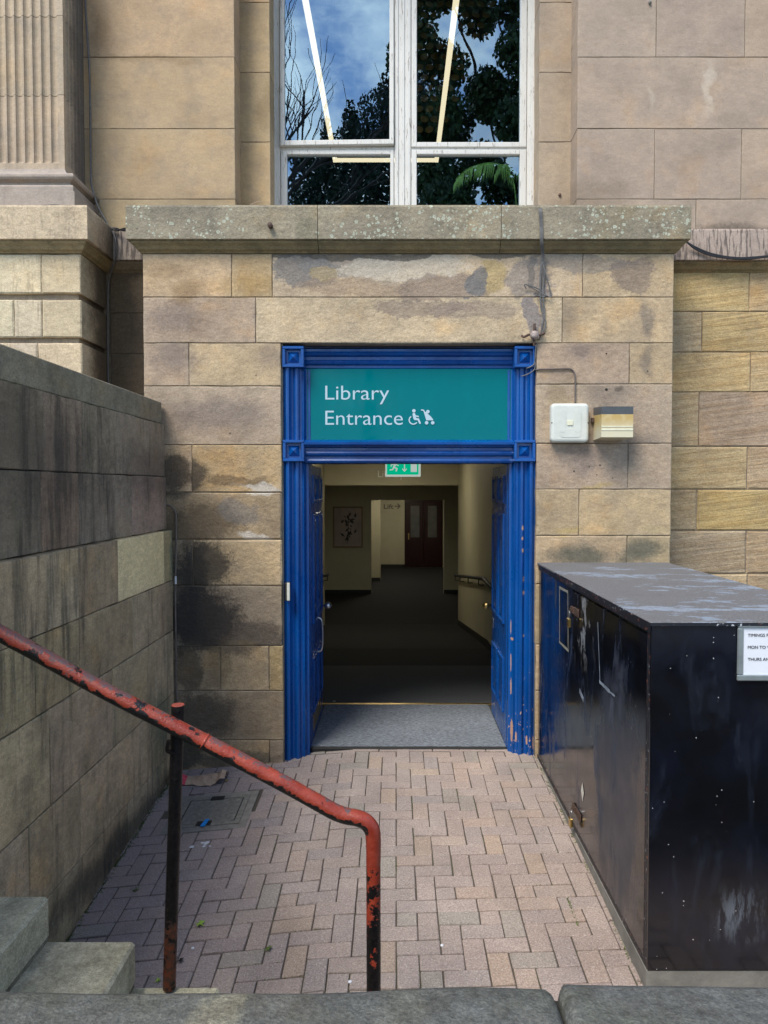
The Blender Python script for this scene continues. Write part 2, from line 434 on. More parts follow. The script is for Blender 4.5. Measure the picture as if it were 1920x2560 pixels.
M['string'] = stone_mat('stone_string_course', greyf=.3, mott=.5, edge=0, bump=.3, streak=.75, streakc=(.07, .055, .05), streak_lo=.50, streak_hi=.57, grain=.6, streak_sc=48, streak_lf=.12)
M['stairwall'] = stone_mat('stone_dark_wall', greyf=.5, grey=(.19, .155, .10), mott=.9, edge=.05, streak=.72, streakc=(.026, .022, .018), green=.42, bump=.45, plane='x', streak_lo=.475, streak_hi=.65, specks=.22, streak_sc=17, streak_lf=.45,
                          stains=[(-.35, .32, .25, .40, (.06, .12, .075), .6, .5), (-.2, 2.1, 1.1, .25, (.045, .034, .034), .5, .8), (-2.0, 2.15, 1.3, .35, (.04, .034, .028), .45, .9), (-.02, 1.5, .06, .3, (.10, .15, .11), .7, .4), (-1.0, -.1, 1.6, .12, (.03, .03, .024), .7, .4)])
M['stair_cope'] = stone_mat('stone_dark_coping', greyf=.5, grey=(.08, .08, .065), mott=.9, edge=0, bump=.5, specks=.5, green=.4, grain=1.2)
M['step'] = stone_mat('stone_steps', stains=[(-.9, .4, 9, .0, (0, 0, 0), 0, 0)][:0], greyf=.4, grey=(.15, .145, .10), mott=.7, edge=0, green=.55, bump=.5, grain=1.3)
M['fore'] = stone_mat('stone_foreground_coping', greyf=.6, grey=(.095, .098, .09), mott=.8, edge=0, green=.35, bump=.9, grain=1.6,
                      stains=[(-.42, .97, .05, 9, (.30, .28, .20), .7, .9), (.92, .97, .05, 9, (.03, .035, .035), .8, .4), (-.1, .97, .05, 9, (.2, .2, .15), .3, .9)])
M['mortar'] = simple('mortar', (.19, .15, .105), .95, bump=.5, var=.3, scale=20)
M['mortar_dark'] = simple('mortar_dark', (.03, .028, .022), .95, bump=.5, var=.4)
M['iron'] = simple('rusty_iron', (.09, .055, .04), .7, .3, var=.5, scale=60)
M['cable'] = simple('cable_black', (.018, .018, .02), .5, var=.2)
M['cable_grey'] = simple('cable_grey', (.13, .125, .12), .6, var=.25, scale=30)
M['conduit'] = simple('conduit_brown', (.13, .105, .09), .55, var=.3)


def paint_blue(name, chips, stains=()):
    m_, n = mat(name); pos = n.pos()
    v = n.noise(n.mul(pos, (1, 1, .3)), 4, 3, .5)
    col = n.mix(n.rng(v, .3, .7), (.001, .046, .21, 1), (.002, .080, .32, 1))
    col = n.mix(n.rng(n.noise(n.mul(pos, (1, 1, .08)), 30, 3, .7), .62, .85, 0, .18), col, (.05, .14, .38, 1))
    if chips:
        z = n.new('ShaderNodeSeparateXYZ', {0: pos}).outputs[2]
        low = n.rng(z, .05, 1.5, .13, 0)
        c = n.noise(n.mul(pos, (1, 1, .55)), 46, 4, .62)
        f = n.rng(n.m('ADD', c, n.m('MULTIPLY', low, chips)), .775, .785)
        col = n.mix(f, col, (.52, .36, .27, 1))
        for (x, zz, rx, rz) in stains:
            d = n.v('LENGTH', n.mul(n.v('SUBTRACT', pos, (x, 0, zz)), (1 / rx, 0, 1 / rz)))
            f = n.rng(n.m('ADD', n.m('SUBTRACT', 1, d), n.m('MULTIPLY', n.m('SUBTRACT', n.noise(pos, 70, 3, .7), .5), 1.2)), 0, .12)
            col = n.mix(f, col, (.50, .30, .20, 1))
    b = n.out(Base_Color=col, Roughness=n.rng(n.noise(pos, 6, 4), .3, .7, .22, .42), Normal=n.bump(n.noise(n.mul(pos, (1, 1, .2)), 60, 3), .12, .003))
    return m_


def jx(u, v, ru, rv):
    x, z = W(u, v, .06); return (x, z, ru / 339, rv / 339)


M['blue'] = paint_blue('blue_gloss_paint', 0)
M['blue_chip'] = paint_blue('blue_chipped_paint', 1.0, [jx(1307, 1320, 3, 7), jx(1306, 1346, 2.5, 5), jx(1307, 1376, 3, 6), jx(1309, 1448, 2.5, 8), jx(1309, 1482, 3, 7), jx(1282, 1600, 3, 4), jx(1280, 1660, 1.2, 25), jx(1280, 1720, 1.5, 22), jx(1281, 1830, 2.5, 32), jx(1291, 1845, 2, 14), jx(1316, 1850, 2, 12), jx(1280, 1570, 1.0, 20), jx(1332, 1855, 1.5, 20), jx(1309, 1590, 2, 4)])
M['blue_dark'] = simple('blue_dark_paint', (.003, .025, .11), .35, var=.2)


def white_paint():
    m_, n = mat('white_peeling_paint'); pos = n.pos()
    c = n.noise(n.mul(pos, (1, 1, .12)), 60, 5, .75)
    col = n.mix(n.rng(c, .56, .66), (.66, .645, .60, 1), (.26, .23, .19, 1))
    col = n.mix(n.rng(n.noise(pos, 5, 3), .4, .8, 0, .25), col, (.5, .48, .44, 1))
    n.out(Base_Color=col, Roughness=.5, Normal=n.bump(c, .25, .003)); return m_


M['white'] = white_paint()


def glass_mat(name, refl, tint=(.92, .95, 1)):
    m_, n = mat(name)
    nz = n.bump(n.noise(n.pos(), 2.2, 2, .5), .05, .02)
    gl = n.new('ShaderNodeBsdfGlossy', {'Color': tuple(tint) + (1,), 'Roughness': .0, 'Normal': nz})
    tr = n.new('ShaderNodeBsdfTransparent', {'Color': (.96, .98, .97, 1)})
    fr = n.new('ShaderNodeFresnel', {'IOR': 1.5})
    mx = n.new('ShaderNodeMixShader', {0: n.m('MULTIPLY', n.m('ADD', fr.outputs[0], refl, clamp=True), n.m('SUBTRACT', 1.0, n.new('ShaderNodeNewGeometry').outputs['Backfacing']))})
    n.t.links.new(tr.outputs[0], mx.inputs[1]); n.t.links.new(gl.outputs[0], mx.inputs[2])
    o = n.new('ShaderNodeOutputMaterial'); n.t.links.new(mx.outputs[0], o.inputs[0]); return m_


M['glass'] = glass_mat('window_glass', .30, (.52, .78, 1))


def emit(name, c, s):
    m_, n = mat(name); e = n.new('ShaderNodeEmission', {'Color': tuple(c) + (1,), 'Strength': s})
    o = n.new('ShaderNodeOutputMaterial'); n.t.links.new(e.outputs[0], o.inputs[0]); return m_


M['led'] = emit('led_glow', (1, .87, .60), .62)
M['lamp'] = emit('corridor_lamp_glow', (1, .93, .74), 12.0)


def paver_mat(name, attr=None):
    m_, n = mat(name); pos = n.pos()
    base = n.new('ShaderNodeObjectInfo').outputs['Color'] if attr is None else n.new('ShaderNodeAttribute', attribute_name=attr).outputs['Color']
    col = n.mix(1.0, base, n.ramp(n.noise(pos, 2.2, 4, .6), [(.3, (.82, .80, .80)), (.7, (1.15, 1.12, 1.08))]), 'MULTIPLY')
    g = n.noise(pos, 130, 4, .8)
    col = n.mix(1.0, col, n.ramp(g, [(.3, (.5, .5, .5)), (.7, (1.5, 1.48, 1.45))]), 'MULTIPLY')
    sp = n.new('ShaderNodeTexVoronoi', {'Vector': pos, 'Scale': 150})
    rr = n.new('ShaderNodeSeparateXYZ', {0: sp.outputs['Color']})
    col = n.mix(n.m('MULTIPLY', n.m('GREATER_THAN', rr.outputs[0], .86), n.rng(sp.outputs['Distance'], .2, .4, .8, 0)), col, (.62, .57, .52, 1))
    # mostly the side wall's soft shadow painted in, with some grime
    x = n.new('ShaderNodeSeparateXYZ', {0: pos}).outputs[0]
    wall_shade = n.m('ADD', n.rng(x, -1.65, -.5, .75, 0), n.m('MULTIPLY', n.m('SUBTRACT', n.noise(pos, 3.5, 5, .65), .5), .9))
    col = n.mix(n.m('MULTIPLY', n.rng(wall_shade, .1, .8), .38), col, (.20, .175, .17, 1))
    col = n.mix(n.rng(n.noise(pos, 1.5, 4, .6), .52, .72, 0, .3), col, (.25, .235, .20, 1))
    n.out(Base_Color=col, Roughness=.92, Normal=n.bump(n.m('ADD', g, n.noise(pos, 60, 3)), .7, .004)); return m_


M['paver'] = paver_mat('paver'); M['paver_far'] = paver_mat('paver_joined', 'tint')
mm, n = mat('joint_sand'); pos = n.pos()
col = n.mix(n.rng(n.noise(pos, 3, 5, .7), .5, .68, 0, .8), (.085, .07, .057, 1), (.08, .09, .04, 1))
n.out(Base_Color=col, Roughness=1.0, Normal=n.bump(n.noise(pos, 200, 3), .8, .004)); M['joint'] = mm
M['ground'] = simple('street_paving', (.20, .19, .175), .95, var=.25, scale=1.5, bump=.4, bscale=30)


def cabinet_mat(name, side=True):
    m_, n = mat(name); pos = n.pos()
    base = n.mix(n.rng(n.noise(pos, 2.5, 4, .6), .4, .7), (.003, .0033, .005, 1), (.0035, .0055, .013, 1))
    # wiped smears of pale dust
    sv = n.noise(n.v('ADD', n.mul(pos, (1.2, 1.2, .45)), (3, 1, 2)), 4.2, 5, .62, 1.2)
    f = n.m('MULTIPLY', n.rng(sv, .52, .68), n.rng(n.noise(n.mul(pos, (1, 1, .3)), 40, 3, .7), .3, .7, .3, 1))
    f = n.m('MULTIPLY', f, .8 if side else .16)
    base = n.mix(f, base, (.05, .07, .115, 1))
    if side:
        c2 = n.noise(n.mul(pos, (1, 1, .5)), 14, 5, .75)
        y = n.new('ShaderNodeSeparateXYZ', {0: pos})
        ar = n.m('MULTIPLY', n.rng(n.m('ABSOLUTE', n.m('ADD', y.outputs[1], 1.30)), .0, .30, 1, 0), n.rng(y.outputs[2], .9, 1.2, 0, 1))
        base = n.mix(n.m('MULTIPLY', n.rng(c2, .54, .60), n.m('MULTIPLY', ar, .8)), base, (.34, .36, .38, 1))
        # dull wiped swath across the nearer door
        dz_ = n.v('LENGTH', n.mul(n.v('SUBTRACT', pos, (0, -1.95, .52)), (0, 1 / .42, 1 / .75)))
        hz_ = n.rng(n.m('ADD', n.m('SUBTRACT', 1.0, dz_), n.m('MULTIPLY', n.m('SUBTRACT', n.noise(n.mul(pos, (1, 1, .4)), 5, 5, .65), .5), 1.6)), 0, .5)
        base = n.mix(n.m('MULTIPLY', hz_, .6), base, (.045, .055, .08, 1)); f = n.m('ADD', f, n.m('MULTIPLY', hz_, .55))
    else:
        c3 = n.noise(n.mul(pos, (1, 1, .18)), 30, 4, .7); z = n.new('ShaderNodeSeparateXYZ', {0: pos})
        ar = n.m('MULTIPLY', n.rng(n.m('ABSOLUTE', n.m('SUBTRACT', z.outputs[2], .22)), .0, .16, 1, 0), n.rng(n.m('ABSOLUTE', n.m('SUBTRACT', z.outputs[0], 1.42)), .02, .14, 1, 0))
        base = n.mix(n.m('MULTIPLY', n.rng(c3, .46, .62), n.m('MULTIPLY', ar, .6)), base, (.17, .20, .24, 1))
    vo = n.new('ShaderNodeTexVoronoi', {'Vector': n.v('ADD', pos, n.mul(n.noise(pos, 90, 2, col=True), .01)), 'Scale': 46})
    rr = n.new('ShaderNodeSeparateXYZ', {0: vo.outputs['Color']})
    k = n.m('GREATER_THAN', n.m('ADD', rr.outputs[0], n.rng(n.noise(pos, 3, 3), .4, .65, -.08, .10)), .86)
    sp = n.m('MULTIPLY', n.rng(n.m('SUBTRACT', n.m('MULTIPLY_ADD', rr.outputs[1], .17, .05), vo.outputs['Distance']), 0, .02), k)
    base = n.mix(sp, base, (.62, .62, .60, 1))
    ro = n.m('ADD', n.rng(n.noise(pos, 5, 4), .35, .65, .10, .20), n.m('MULTIPLY', f, .55))
    b = n.out(Base_Color=base, Roughness=ro, Normal=n.bump(n.m('ADD', n.noise(pos, 1.6, 2), n.m('MULTIPLY', n.noise(pos, 240, 2), .004)), .10, .02))
    b.inputs['Specular IOR Level'].default_value = .75
    return m_


M['cab_side'] = cabinet_mat('cabinet_gloss_side', True); M['cab_front'] = cabinet_mat('cabinet_gloss_front', False)
mm, n = mat('cabinet_top_worn'); pos = n.pos()
col = n.mix(n.rng(n.noise(pos, 130, 3, .7), .3, .7), (.085, .083, .084, 1), (.19, .186, .185, 1))
fl = n.noise(n.mul(pos, (.55, 1.8, 1)), 16, 6, .72, .5)
reg = n.noise(n.mul(pos, (.8, 1.5, 1)), 3, 3, .5)
f = n.m('MULTIPLY', n.rng(n.m('ADD', n.m('MULTIPLY', fl, .5), n.m('MULTIPLY', reg, .5)), .545, .56), n.rng(n.noise(pos, 60, 4, .8), .38, .5, .3, 1))
col = n.mix(f, col, n.mix(n.noise(pos, 9, 3), (.20, .28, .37, 1), (.27, .27, .29, 1)))
col = n.mix(n.rng(n.noise(pos, 4, 4, .7), .55, .75, 0, .5), col, (.10, .09, .085, 1))
n.out(Base_Color=col, Roughness=.8, Normal=n.bump(n.m('ADD', f, n.noise(pos, 90, 3)), .35, .002)); M['cab_top'] = mm
mm, n = mat('cabinet_edge_flaking'); pos = n.pos()
col = n.mix(n.rng(n.noise(pos, 40, 5, .75), .60, .65), (.007, .009, .014, 1), (.42, .13, .07, 1))
col = n.mix(n.rng(n.noise(n.v('ADD', pos, (4, 4, 4)), 45, 4, .7), .62, .66), col, (.45, .47, .5, 1))
n.out(Base_Color=col, Roughness=.5, Normal=n.bump(n.noise(pos, 80, 3), .3, .002)); M['cab_edge'] = mm


def rail_mat(name, kind_):
    m_, n = mat(name); g = n.new('ShaderNodeNewGeometry'); pos = g.outputs['Position']; nz = n.new('ShaderNodeSeparateXYZ', {0: g.outputs['Normal']}).outputs[2]
    sp = n.new('ShaderNodeSeparateXYZ', {0: pos}); x, z = sp.outputs[0], sp.outputs[2]
    big = n.noise(n.v('ADD', pos, (7, 3, 1)), 16, 6, .72); fine = n.noise(pos, 70, 4, .7)
    red = n.mix(n.rng(n.noise(pos, 9, 4), .3, .7), (.22, .026, .012, 1), (.34, .055, .028, 1))
    red = n.mix(n.rng(fine, .55, .75, 0, .5), red, (.40, .10, .08, 1))
    black = n.mix(n.rng(fine, .4, .7), (.004, .004, .005, 1), (.014, .011, .011, 1))
    a = n.noise(n.v('ADD', pos, (1, 8, 2)), 21, 6, .75)
    if kind_ == 'rail':
        worn = n.rng(n.m('ADD', a, n.m('ADD', n.rng(nz, .2, 1, -.06, .10), n.rng(x, -1.3, -.2, .05, -.05))), .56, .58)
        col = n.mix(worn, red, n.mix(n.rng(fine, .4, .6), (.10, .07, .075, 1), (.17, .055, .045, 1)))
        bf = n.rng(n.m('ADD', big, n.m('ADD', n.rng(nz, -.75, .3, .30, -.02), n.m('ADD', n.rng(n.noise(pos, 3.5, 2), .35, .65, 0, .07), n.rng(x, -.75, -.35, 0, -.06)))), .59, .605)
    elif kind_ == 'end':
        col = red
        bf = n.rng(n.m('ADD', big, n.rng(z, .55, .95, .055, -.12)), .505, .53)
    else:
        rust = n.mix(n.rng(fine, .4, .6), (.13, .035, .018, 1), (.055, .03, .022, 1))
        col = n.mix(n.rng(n.noise(pos, 30, 3), .68, .70), rust, (.3, .03, .02, 1))
        bf = n.rng(n.m('ADD', big, n.rng(z, .34, .58, -.08, .35)), .46, .50)
    col = n.mix(bf, col, black)
    n.out(Base_Color=col, Roughness=n.rng(a, .3, .7, .25, .5), Normal=n.bump(n.m('ADD', n.m('MULTIPLY', bf, -.8), n.m('ADD', n.noise(pos, 110, 3, .6), n.m('MULTIPLY', big, .8))), .8, .003), Specular_IOR_Level=.5 if kind_ == 'rail' else .22); return m_


M['rail'] = rail_mat('red_rail_paint', 'rail')
M['rail_end'] = rail_mat('red_black_post_paint', 'end')
M['post'] = rail_mat('black_post_rusting_foot', 'post')
M['red'] = simple('red_post_cap', (.30, .06, .04), .5, var=.3, scale=60)
M['wall_in'] = simple('corridor_cream_paint', (.50, .455, .31), .55, var=.06, scale=3)
M['skirt'] = simple('skirting_black', (.02, .02, .02), .5)
M['ceil'] = simple('corridor_ceiling_paint', (.5, .46, .33), .8, var=.05)
M['carpet_b'] = simple('carpet_black', (.005, .005, .006), .95, var=.4, scale=90, bump=.5, bscale=300)
M['carpet_g'] = simple('carpet_grey', (.055, .058, .062), .95, var=.45, scale=110, bump=.6, bscale=300)
mm, n = mat('ribbed_mat'); pos = n.pos()
w = n.new('ShaderNodeTexWave', {'Vector': pos, 'Scale': 15, 'Distortion': .2}, bands_direction='Y').outputs['Fac']
col = n.mix(1.0, n.mix(w, (.06, .068, .08, 1), (.27, .30, .335, 1)), n.ramp(n.noise(n.mul(pos, (.5, 1.6, 1)), 75, 4, .8), [(.35, (.35,) * 3), (.65, (1.7,) * 3)]), 'MULTIPLY')
col = n.mix(n.rng(n.noise(pos, 4, 3), .4, .75, 0, .3), col, (.10, .11, .12, 1))
n.out(Base_Color=col, Roughness=.95, Normal=n.bump(w, .6, .004)); M['mat'] = mm
M['brass'] = simple('brass', (.62, .44, .16), .3, 1, var=.15)
M['steel'] = simple('steel', (.55, .56, .58), .3, 1)
M['rubber'] = simple('black_rubber', (.015, .015, .015), .7)
M['wood'] = simple('brown_red_gloss_wood', (.024, .005, .004), .3, var=.3, scale=8)
M['dimglass'] = simple('dim_door_glass', (.12, .12, .115), .12, var=.2, scale=3)
M['picture'] = None
mm, n = mat('sign_green'); pos = n.pos()
col = n.mix(n.rng(n.noise(n.mul(pos, (1, 1, .5)), 5, 5, .7), .45, .8, 0, .25), (.0, .15, .165, 1), (.0, .215, .235, 1))
b = n.out(Base_Color=col, Roughness=n.rng(n.noise(pos, 9, 4), .4, .7, .03, .12)); b.inputs['Specular IOR Level'].default_value = .08; M['sign'] = mm
M['letter'] = simple('vinyl_white', (.42, .55, .60), .3, var=.03)
M['plastic_w'] = simple('white_aged_plastic', (.62, .63, .56), .35, var=.06, scale=14)
M['plastic_lab'] = simple('cream_label', (.72, .70, .52), .5)
mm, n = mat('yellowed_clear_plastic'); pos = n.pos()
z = n.new('ShaderNodeSeparateXYZ', {0: pos}).outputs[2]
col = n.mix(n.rng(z, 2.36, 2.50), (.62, .57, .40, 1), (.50, .34, .11, 1))
col = n.mix(n.rng(n.noise(pos, 18, 4), .45, .7, 0, .4), col, (.66, .58, .36, 1))
n.out(Base_Color=col, Roughness=.25); M['plastic_y'] = mm
M['plastic_g'] = simple('grey_plastic_band', (.065, .07, .075), .3)
M['paper'] = simple('paper_white', (.74, .76, .80), .4, var=.02)
M['ink'] = simple('black_ink', (.03, .03, .035), .5)
M['frame_grey'] = simple('grey_snap_frame', (.33, .37, .37), .35, .6)
M['kraft'] = simple('brown_paper', (.45, .32, .22), .8, var=.2, scale=25, bump=.6, bscale=60)
M['kraft_red'] = simple('red_print_paper', (.55, .06, .09), .7, var=.4, scale=60)
M['leaf'] = simple('green_leaf', (.25, .40, .05), .6)
M['moss'] = simple('moss', (.09, .13, .03), .95, var=.4, scale=80)
M['conc'] = simple('concrete_plinth', (.19, .185, .165), .95, var=.25, scale=9, bump=.6, bscale=90)
M['drain'] = simple('manhole_iron', (.21, .20, .17), .85, .1, var=.3, scale=40, bump=.9, bscale=150)
M['tape_blue'] = simple('blue_tape', (.01, .25, .70), .4)
M['tape_grey'] = simple('grey_tape_marks', (.24, .24, .20), .7, var=.3, scale=50)
M['tree_leaf'] = simple('tree_leaf', (.05, .085, .022), .55, var=.4, scale=1.3)
M['tree_leaf2'] = simple('tree_leaf_blue_green', (.035, .06, .028), .6, var=.4, scale=1.3)
M['bark'] = simple('bark', (.07, .055, .045), .9, var=.3)
M['palm'] = simple('palm_leaf', (.10, .27, .07), .4, var=.35, scale=12)
M['room'] = simple('room_dark_paint', (.09, .09, .09), .8)
M['gold'] = simple('gold_disc', (.85, .62, .28), .4, 0)

# ================================================================== SETTING
kind(mesh('ground', [(-300, -300, -.62), (300, -300, -.62), (300, 300, -.62), (-300, 300, -.62)], [(0, 1, 2, 3)], M['ground']), 'structure')
kind(MB().box(-40, 40, -60, -4.31, -.6, .36).build('street_pavement', M['ground']), 'structure')
kind(MB().box(1.95, 40, -4.1, .48, -.6, -.16).build('side_yard', M['ground']), 'structure')

pav = kind(link(bpy.data.objects.new('ramp_pavement', None), (0, -1.5, 0)), 'structure')
# sand bed that the pavers lie in
xs = [-2.2 + .25 * i for i in range(18)]; ys = [.30, 0] + [-.25 * i for i in range(1, 17)]
vs = [(x, y, gz(x, y) - .008) for y in ys for x in xs]; nx = len(xs)
mesh('joint_sand', vs, [(j * nx + i, j * nx + i + 1, (j + 1) * nx + i + 1, (j + 1) * nx + i) for j in range(len(ys) - 1) for i in range(nx - 1)], M['joint'], pav)
PAL = [(.325, .275, .255), (.33, .278, .258), (.335, .28, .255), (.33, .275, .25), (.35, .285, .25), (.315, .27, .255), (.295, .27, .245), (.32, .275, .257), (.36, .29, .24), (.29, .255, .245)]
PW = [5, 5, 5, 4, 3, 4, 2, 5, 1, 3]
P_ = .1016
brick_meshes = {}
for orient in (0, 1, 2):
    for k in range(5):
        hx, hy = ((.0984, .0477), (.0477, .0984), (.0477, .0477))[orient]
        bm = bmesh.new(); bmesh.ops.create_cube(bm, size=1)
        for v in bm.verts:
            v.co = Vector((v.co.x * 2 * hx, v.co.y * 2 * hy, v.co.z * .06 - .03))
        bmesh.ops.bevel(bm, geom=[e for e in bm.edges if min(e.verts[0].co.z, e.verts[1].co.z) > -.03 or abs(e.verts[0].co.z - e.verts[1].co.z) > .02], offset=.0036, segments=1, affect='EDGES')
        for v in bm.verts:
            if v.co.z > -.02: v.co.x += R.uniform(-.0018, .0018); v.co.y += R.uniform(-.0018, .0018)
        me = bpy.data.meshes.new('paving_brick'); bm.to_mesh(me); bm.free(); me.materials.append(M['paver']); brick_meshes[(orient, k)] = me
bricks = []
x0g, y0g = -2.03, -4.15
holes = []
mh = [G(448, 1990), G(628, 1990), G(606, 2070), G(440, 2070)]
hx0 = (mh[0][0] + mh[3][0]) / 2; hx1 = (mh[1][0] + mh[2][0]) / 2; hy0 = (mh[3][1] + mh[2][1]) / 2; hy1 = (mh[0][1] + mh[1][1]) / 2
JR = int(round((G(1100, 2253)[1] - y0g) / P_ - .5))       # one straight stretcher row across the herringbone
def addb(cx, cy, o):
    cx += x0g; cy += y0g
    if cx < -1.72 or (cx > 1.12 and cy > -2.30) or cy > .12: return
    if hx0 < cx < hx1 and hy0 < cy < hy1: return
    bricks.append((cx, cy, o))
for i in range(0, 40):
    for j in range(0, 43):
        if j == JR:
            if i % 2 == 0: addb((i + 1) * P_, (j + .5) * P_, 0)
            continue
        s = (i + j + (1 if j > JR else 0)) % 4
        if s == 0: addb((i + 1) * P_, (j + .5) * P_, 0)
        elif s == 2:
            if j + 1 == JR: addb((i + .5) * P_, (j + .5) * P_, 2)
            else: addb((i + .5) * P_, (j + 1) * P_, 1)
        elif s == 3 and j - 1 == JR: addb((i + .5) * P_, (j + .5) * P_, 2)
# soldier course closing the paving at the threshold
for i in range(14): bricks.append((-1.45 + .2032 * i, .145 + .04, 0))
def brick_px(b): return 1 / (b[1] + DCAM) ** 2 if (abs(b[0]) / (b[1] + DCAM) < .56 and b[1] + DCAM > 2.55) else .0001
bricks.sort(key=brick_px, reverse=True)
def brick_mat4(cx, cy, o):
    z = gz(cx, cy); e = .05
    nrm = Vector((-(gz(cx + e, cy) - gz(cx - e, cy)) / (2 * e) + R.uniform(-.011, .011), -(gz(cx, cy + e) - gz(cx, cy - e)) / (2 * e) + R.uniform(-.011, .011), 1)).normalized()
    q = Vector((0, 0, 1)).rotation_difference(nrm)
    return Matrix.Translation((cx, cy, z + R.uniform(-.0018, .0015))) @ q.to_matrix().to_4x4() @ Matrix.Rotation(R.uniform(-.008, .008), 4, 'Z')
far = MB(); fcol = []
for k, (cx, cy, o) in enumerate(bricks):
    c = R.choices(PAL, PW)[0]; j = R.uniform(1.0, 1.11)
    if cx > .35: c = (c[0] * 1.03, c[1] * 1.0, c[2] * .98)
    if cx < -.8: c = (c[0] * .90, c[1] * .90, c[2] * .95)  # bricks by the left wall tinted darker and cooler, as its shadow
    c = tuple(q * j for q in c); mt = brick_mat4(cx, cy, o); me = brick_meshes[(o, R.randrange(5))]
    if k < 300:
        b = bpy.data.objects.new('paving_brick', me); scene.collection.objects.link(b); b.parent = pav
        b.matrix_local = Matrix.Translation(-WL[pav.name]) @ mt; b.color = c + (1,)
    else:
        far.add([mt @ v.co for v in me.vertices], [tuple(p.vertices) for p in me.polygons]); fcol += [c] * len(me.vertices)
fo = mesh('paving_bricks', far.v, far.f, M['paver_far'], pav); kind(fo, 'stuff')
ca = fo.data.color_attributes.new('tint', 'FLOAT_COLOR', 'POINT')
for i, c in enumerate(fcol): ca.data[i].color = c + (1,)

# ================================================================== LIBRARY BUILDING
lib = thing('library_building', 'weathered sandstone library front with a tall white window above a blue framed entrance bay', 'building', (0, .5, 0))
K = DCAM / F
def px(u, Y): return (u - 990) * (Y + DCAM) / F
def pz(v, Y): return W(990, v, Y)[1]
D2P = 1.15732
TAN = (0.480, 0.357, 0.212); TAN2 = (0.430, 0.318, 0.192); GT = (0.390, 0.294, 0.197); PK = (0.430, 0.323, 0.227); YE = (0.520, 0.376, 0.182); YT = (0.490, 0.357, 0.192); PALE = (0.530, 0.415, 0.271); DK = (.27, .215, .145)


def vary(c, a=.06):
    k = R.uniform(1 - a, 1 + a); return tuple(q * k * R.uniform(1 - a / 3, 1 + a / 3) for q in c)


def course(z1px, z0px, joints, Y, depth, m, cols, disp=True, **kw):
    f = D2P if disp else 1
    z1 = pz(z1px * f, Y); z0 = pz(z0px * f, Y)
    for i in range(len(joints) - 1):
        c = cols[i % len(cols)] if isinstance(cols, list) else cols
        block(lib, px(joints[i] * f, Y), px(joints[i + 1] * f, Y), z0, z1, Y, depth, m, vary(c), **kw)


# bay: face at Y = 0
L0, DL, DR, R0 = 313.2, 608.5, 1157, 1450.3
L = M['bay_left']; LL = M['bay_lower']; T = M['bay_top']; RR = M['bay_right']
course(548, 642, [L0, 504, 591], 0, .30, L, [TAN, YT]); course(548, 642, [591, 1255], 0, .30, T, [PALE]); course(548, 642, [1255, R0], 0, .30, T, [TAN])
course(642, 741, [L0, 555], 0, .30, L, [PK]); course(642, 741, [555, 1212], 0, .30, T, [PALE]); course(642, 741, [1212, R0], 0, .30, RR, [TAN])
course(741, 834, [L0, 411, DL], 0, .30, L, [GT, TAN])
course(834, 961, [L0, DL], 0, .30, L, [PK])
course(961, 1063, [L0, 415, DL], 0, .30, LL, [TAN2, YT])
course(1063, 1166, [L0, DL], 0, .30, LL, [(.36, .275, .165)], cham=.012, jit=.004)
course(1166, 1266, [L0, 415, DL], 0, .30, LL, [DK, TAN], cham=.010, jit=.003)
course(1266, 1395, [L0, DL], 0, .30, LL, [(.30, .235, .165)], jit=.004)
course(1395, 1492, [L0, 473, 579, DL + 1.5], 0, .30, LL, [TAN2, TAN, YE])
course(1492, 1599, [L0, DL + 2], 0, .30, LL, [(.36, .285, .18)])
course(1599, 1720, [L0, 579, DL + 2], 0, .30, LL, [TAN2, GT])
course(741, 830, [DR, 1357, R0], 0, .30, RR, [PK, TAN2])
course(830, 958, [DR, R0], 0, .30, RR, [PK])
course(958, 1057, [DR + 1, 1356, R0], 0, .30, RR, [PK, PK])
course(1057, 1157, [DR + 1, 1251, R0], 0, .30, RR, [TAN2, TAN], jit=.003)
course(1157, 1262, [DR + 1, 1356, R0], 0, .30, RR, [TAN, TAN], cham=.009, jit=.003)
course(1262, 1392, [DR + 1, R0], 0, .30, RR, [TAN]); course(1392, 1492, [DR + 2, 1300, R0], 0, .30, RR, [TAN, TAN2])
course(1492, 1599, [DR + 2, R0], 0, .30, RR, [TAN2]); course(1599, 1720, [DR + 2, 1280, R0], 0, .30, RR, [TAN2, TAN])
XL, XR = px(L0 * D2P, 0), px(R0 * D2P, 0); OL, OR = px(DL * D2P, 0), px((DR + .5) * D2P, 0); OT = pz(741 * D2P, 0)
core = MB().box(XL + .008, OL - .006, .0095, .9, -.6, 3.72).box(OR + .008, XR - .008, .0095, .9, -.6, 3.72).box(OL - .006, OR + .008, .0095, .31, OT + .006, 3.72)
core.each('mortar_core', M['mortar'], lib)
MB().box(XL, XR, .0, .9, 3.72, 3.985).build('bay_roof_slab', M['mortar'], lib)

for u, v, q in ((1435, 1178, .006), (1473, 1167, .005), (1500, 1163, .0055), (1492, 1187, .0045), (1532, 1195, .004), (1516, 884, .006), (1516, 974, .010), (1619, 928, .005), (575, 1083, .005), (640, 938, .004)):
    x, z = W(u, v, 0); MB().lathe([(q * 1.3, .004), (q, -.0006), (.0004, -.0007)], (x, -.0005, z), 'y', 8).build('drill_hole', M['mortar_dark'], lib)

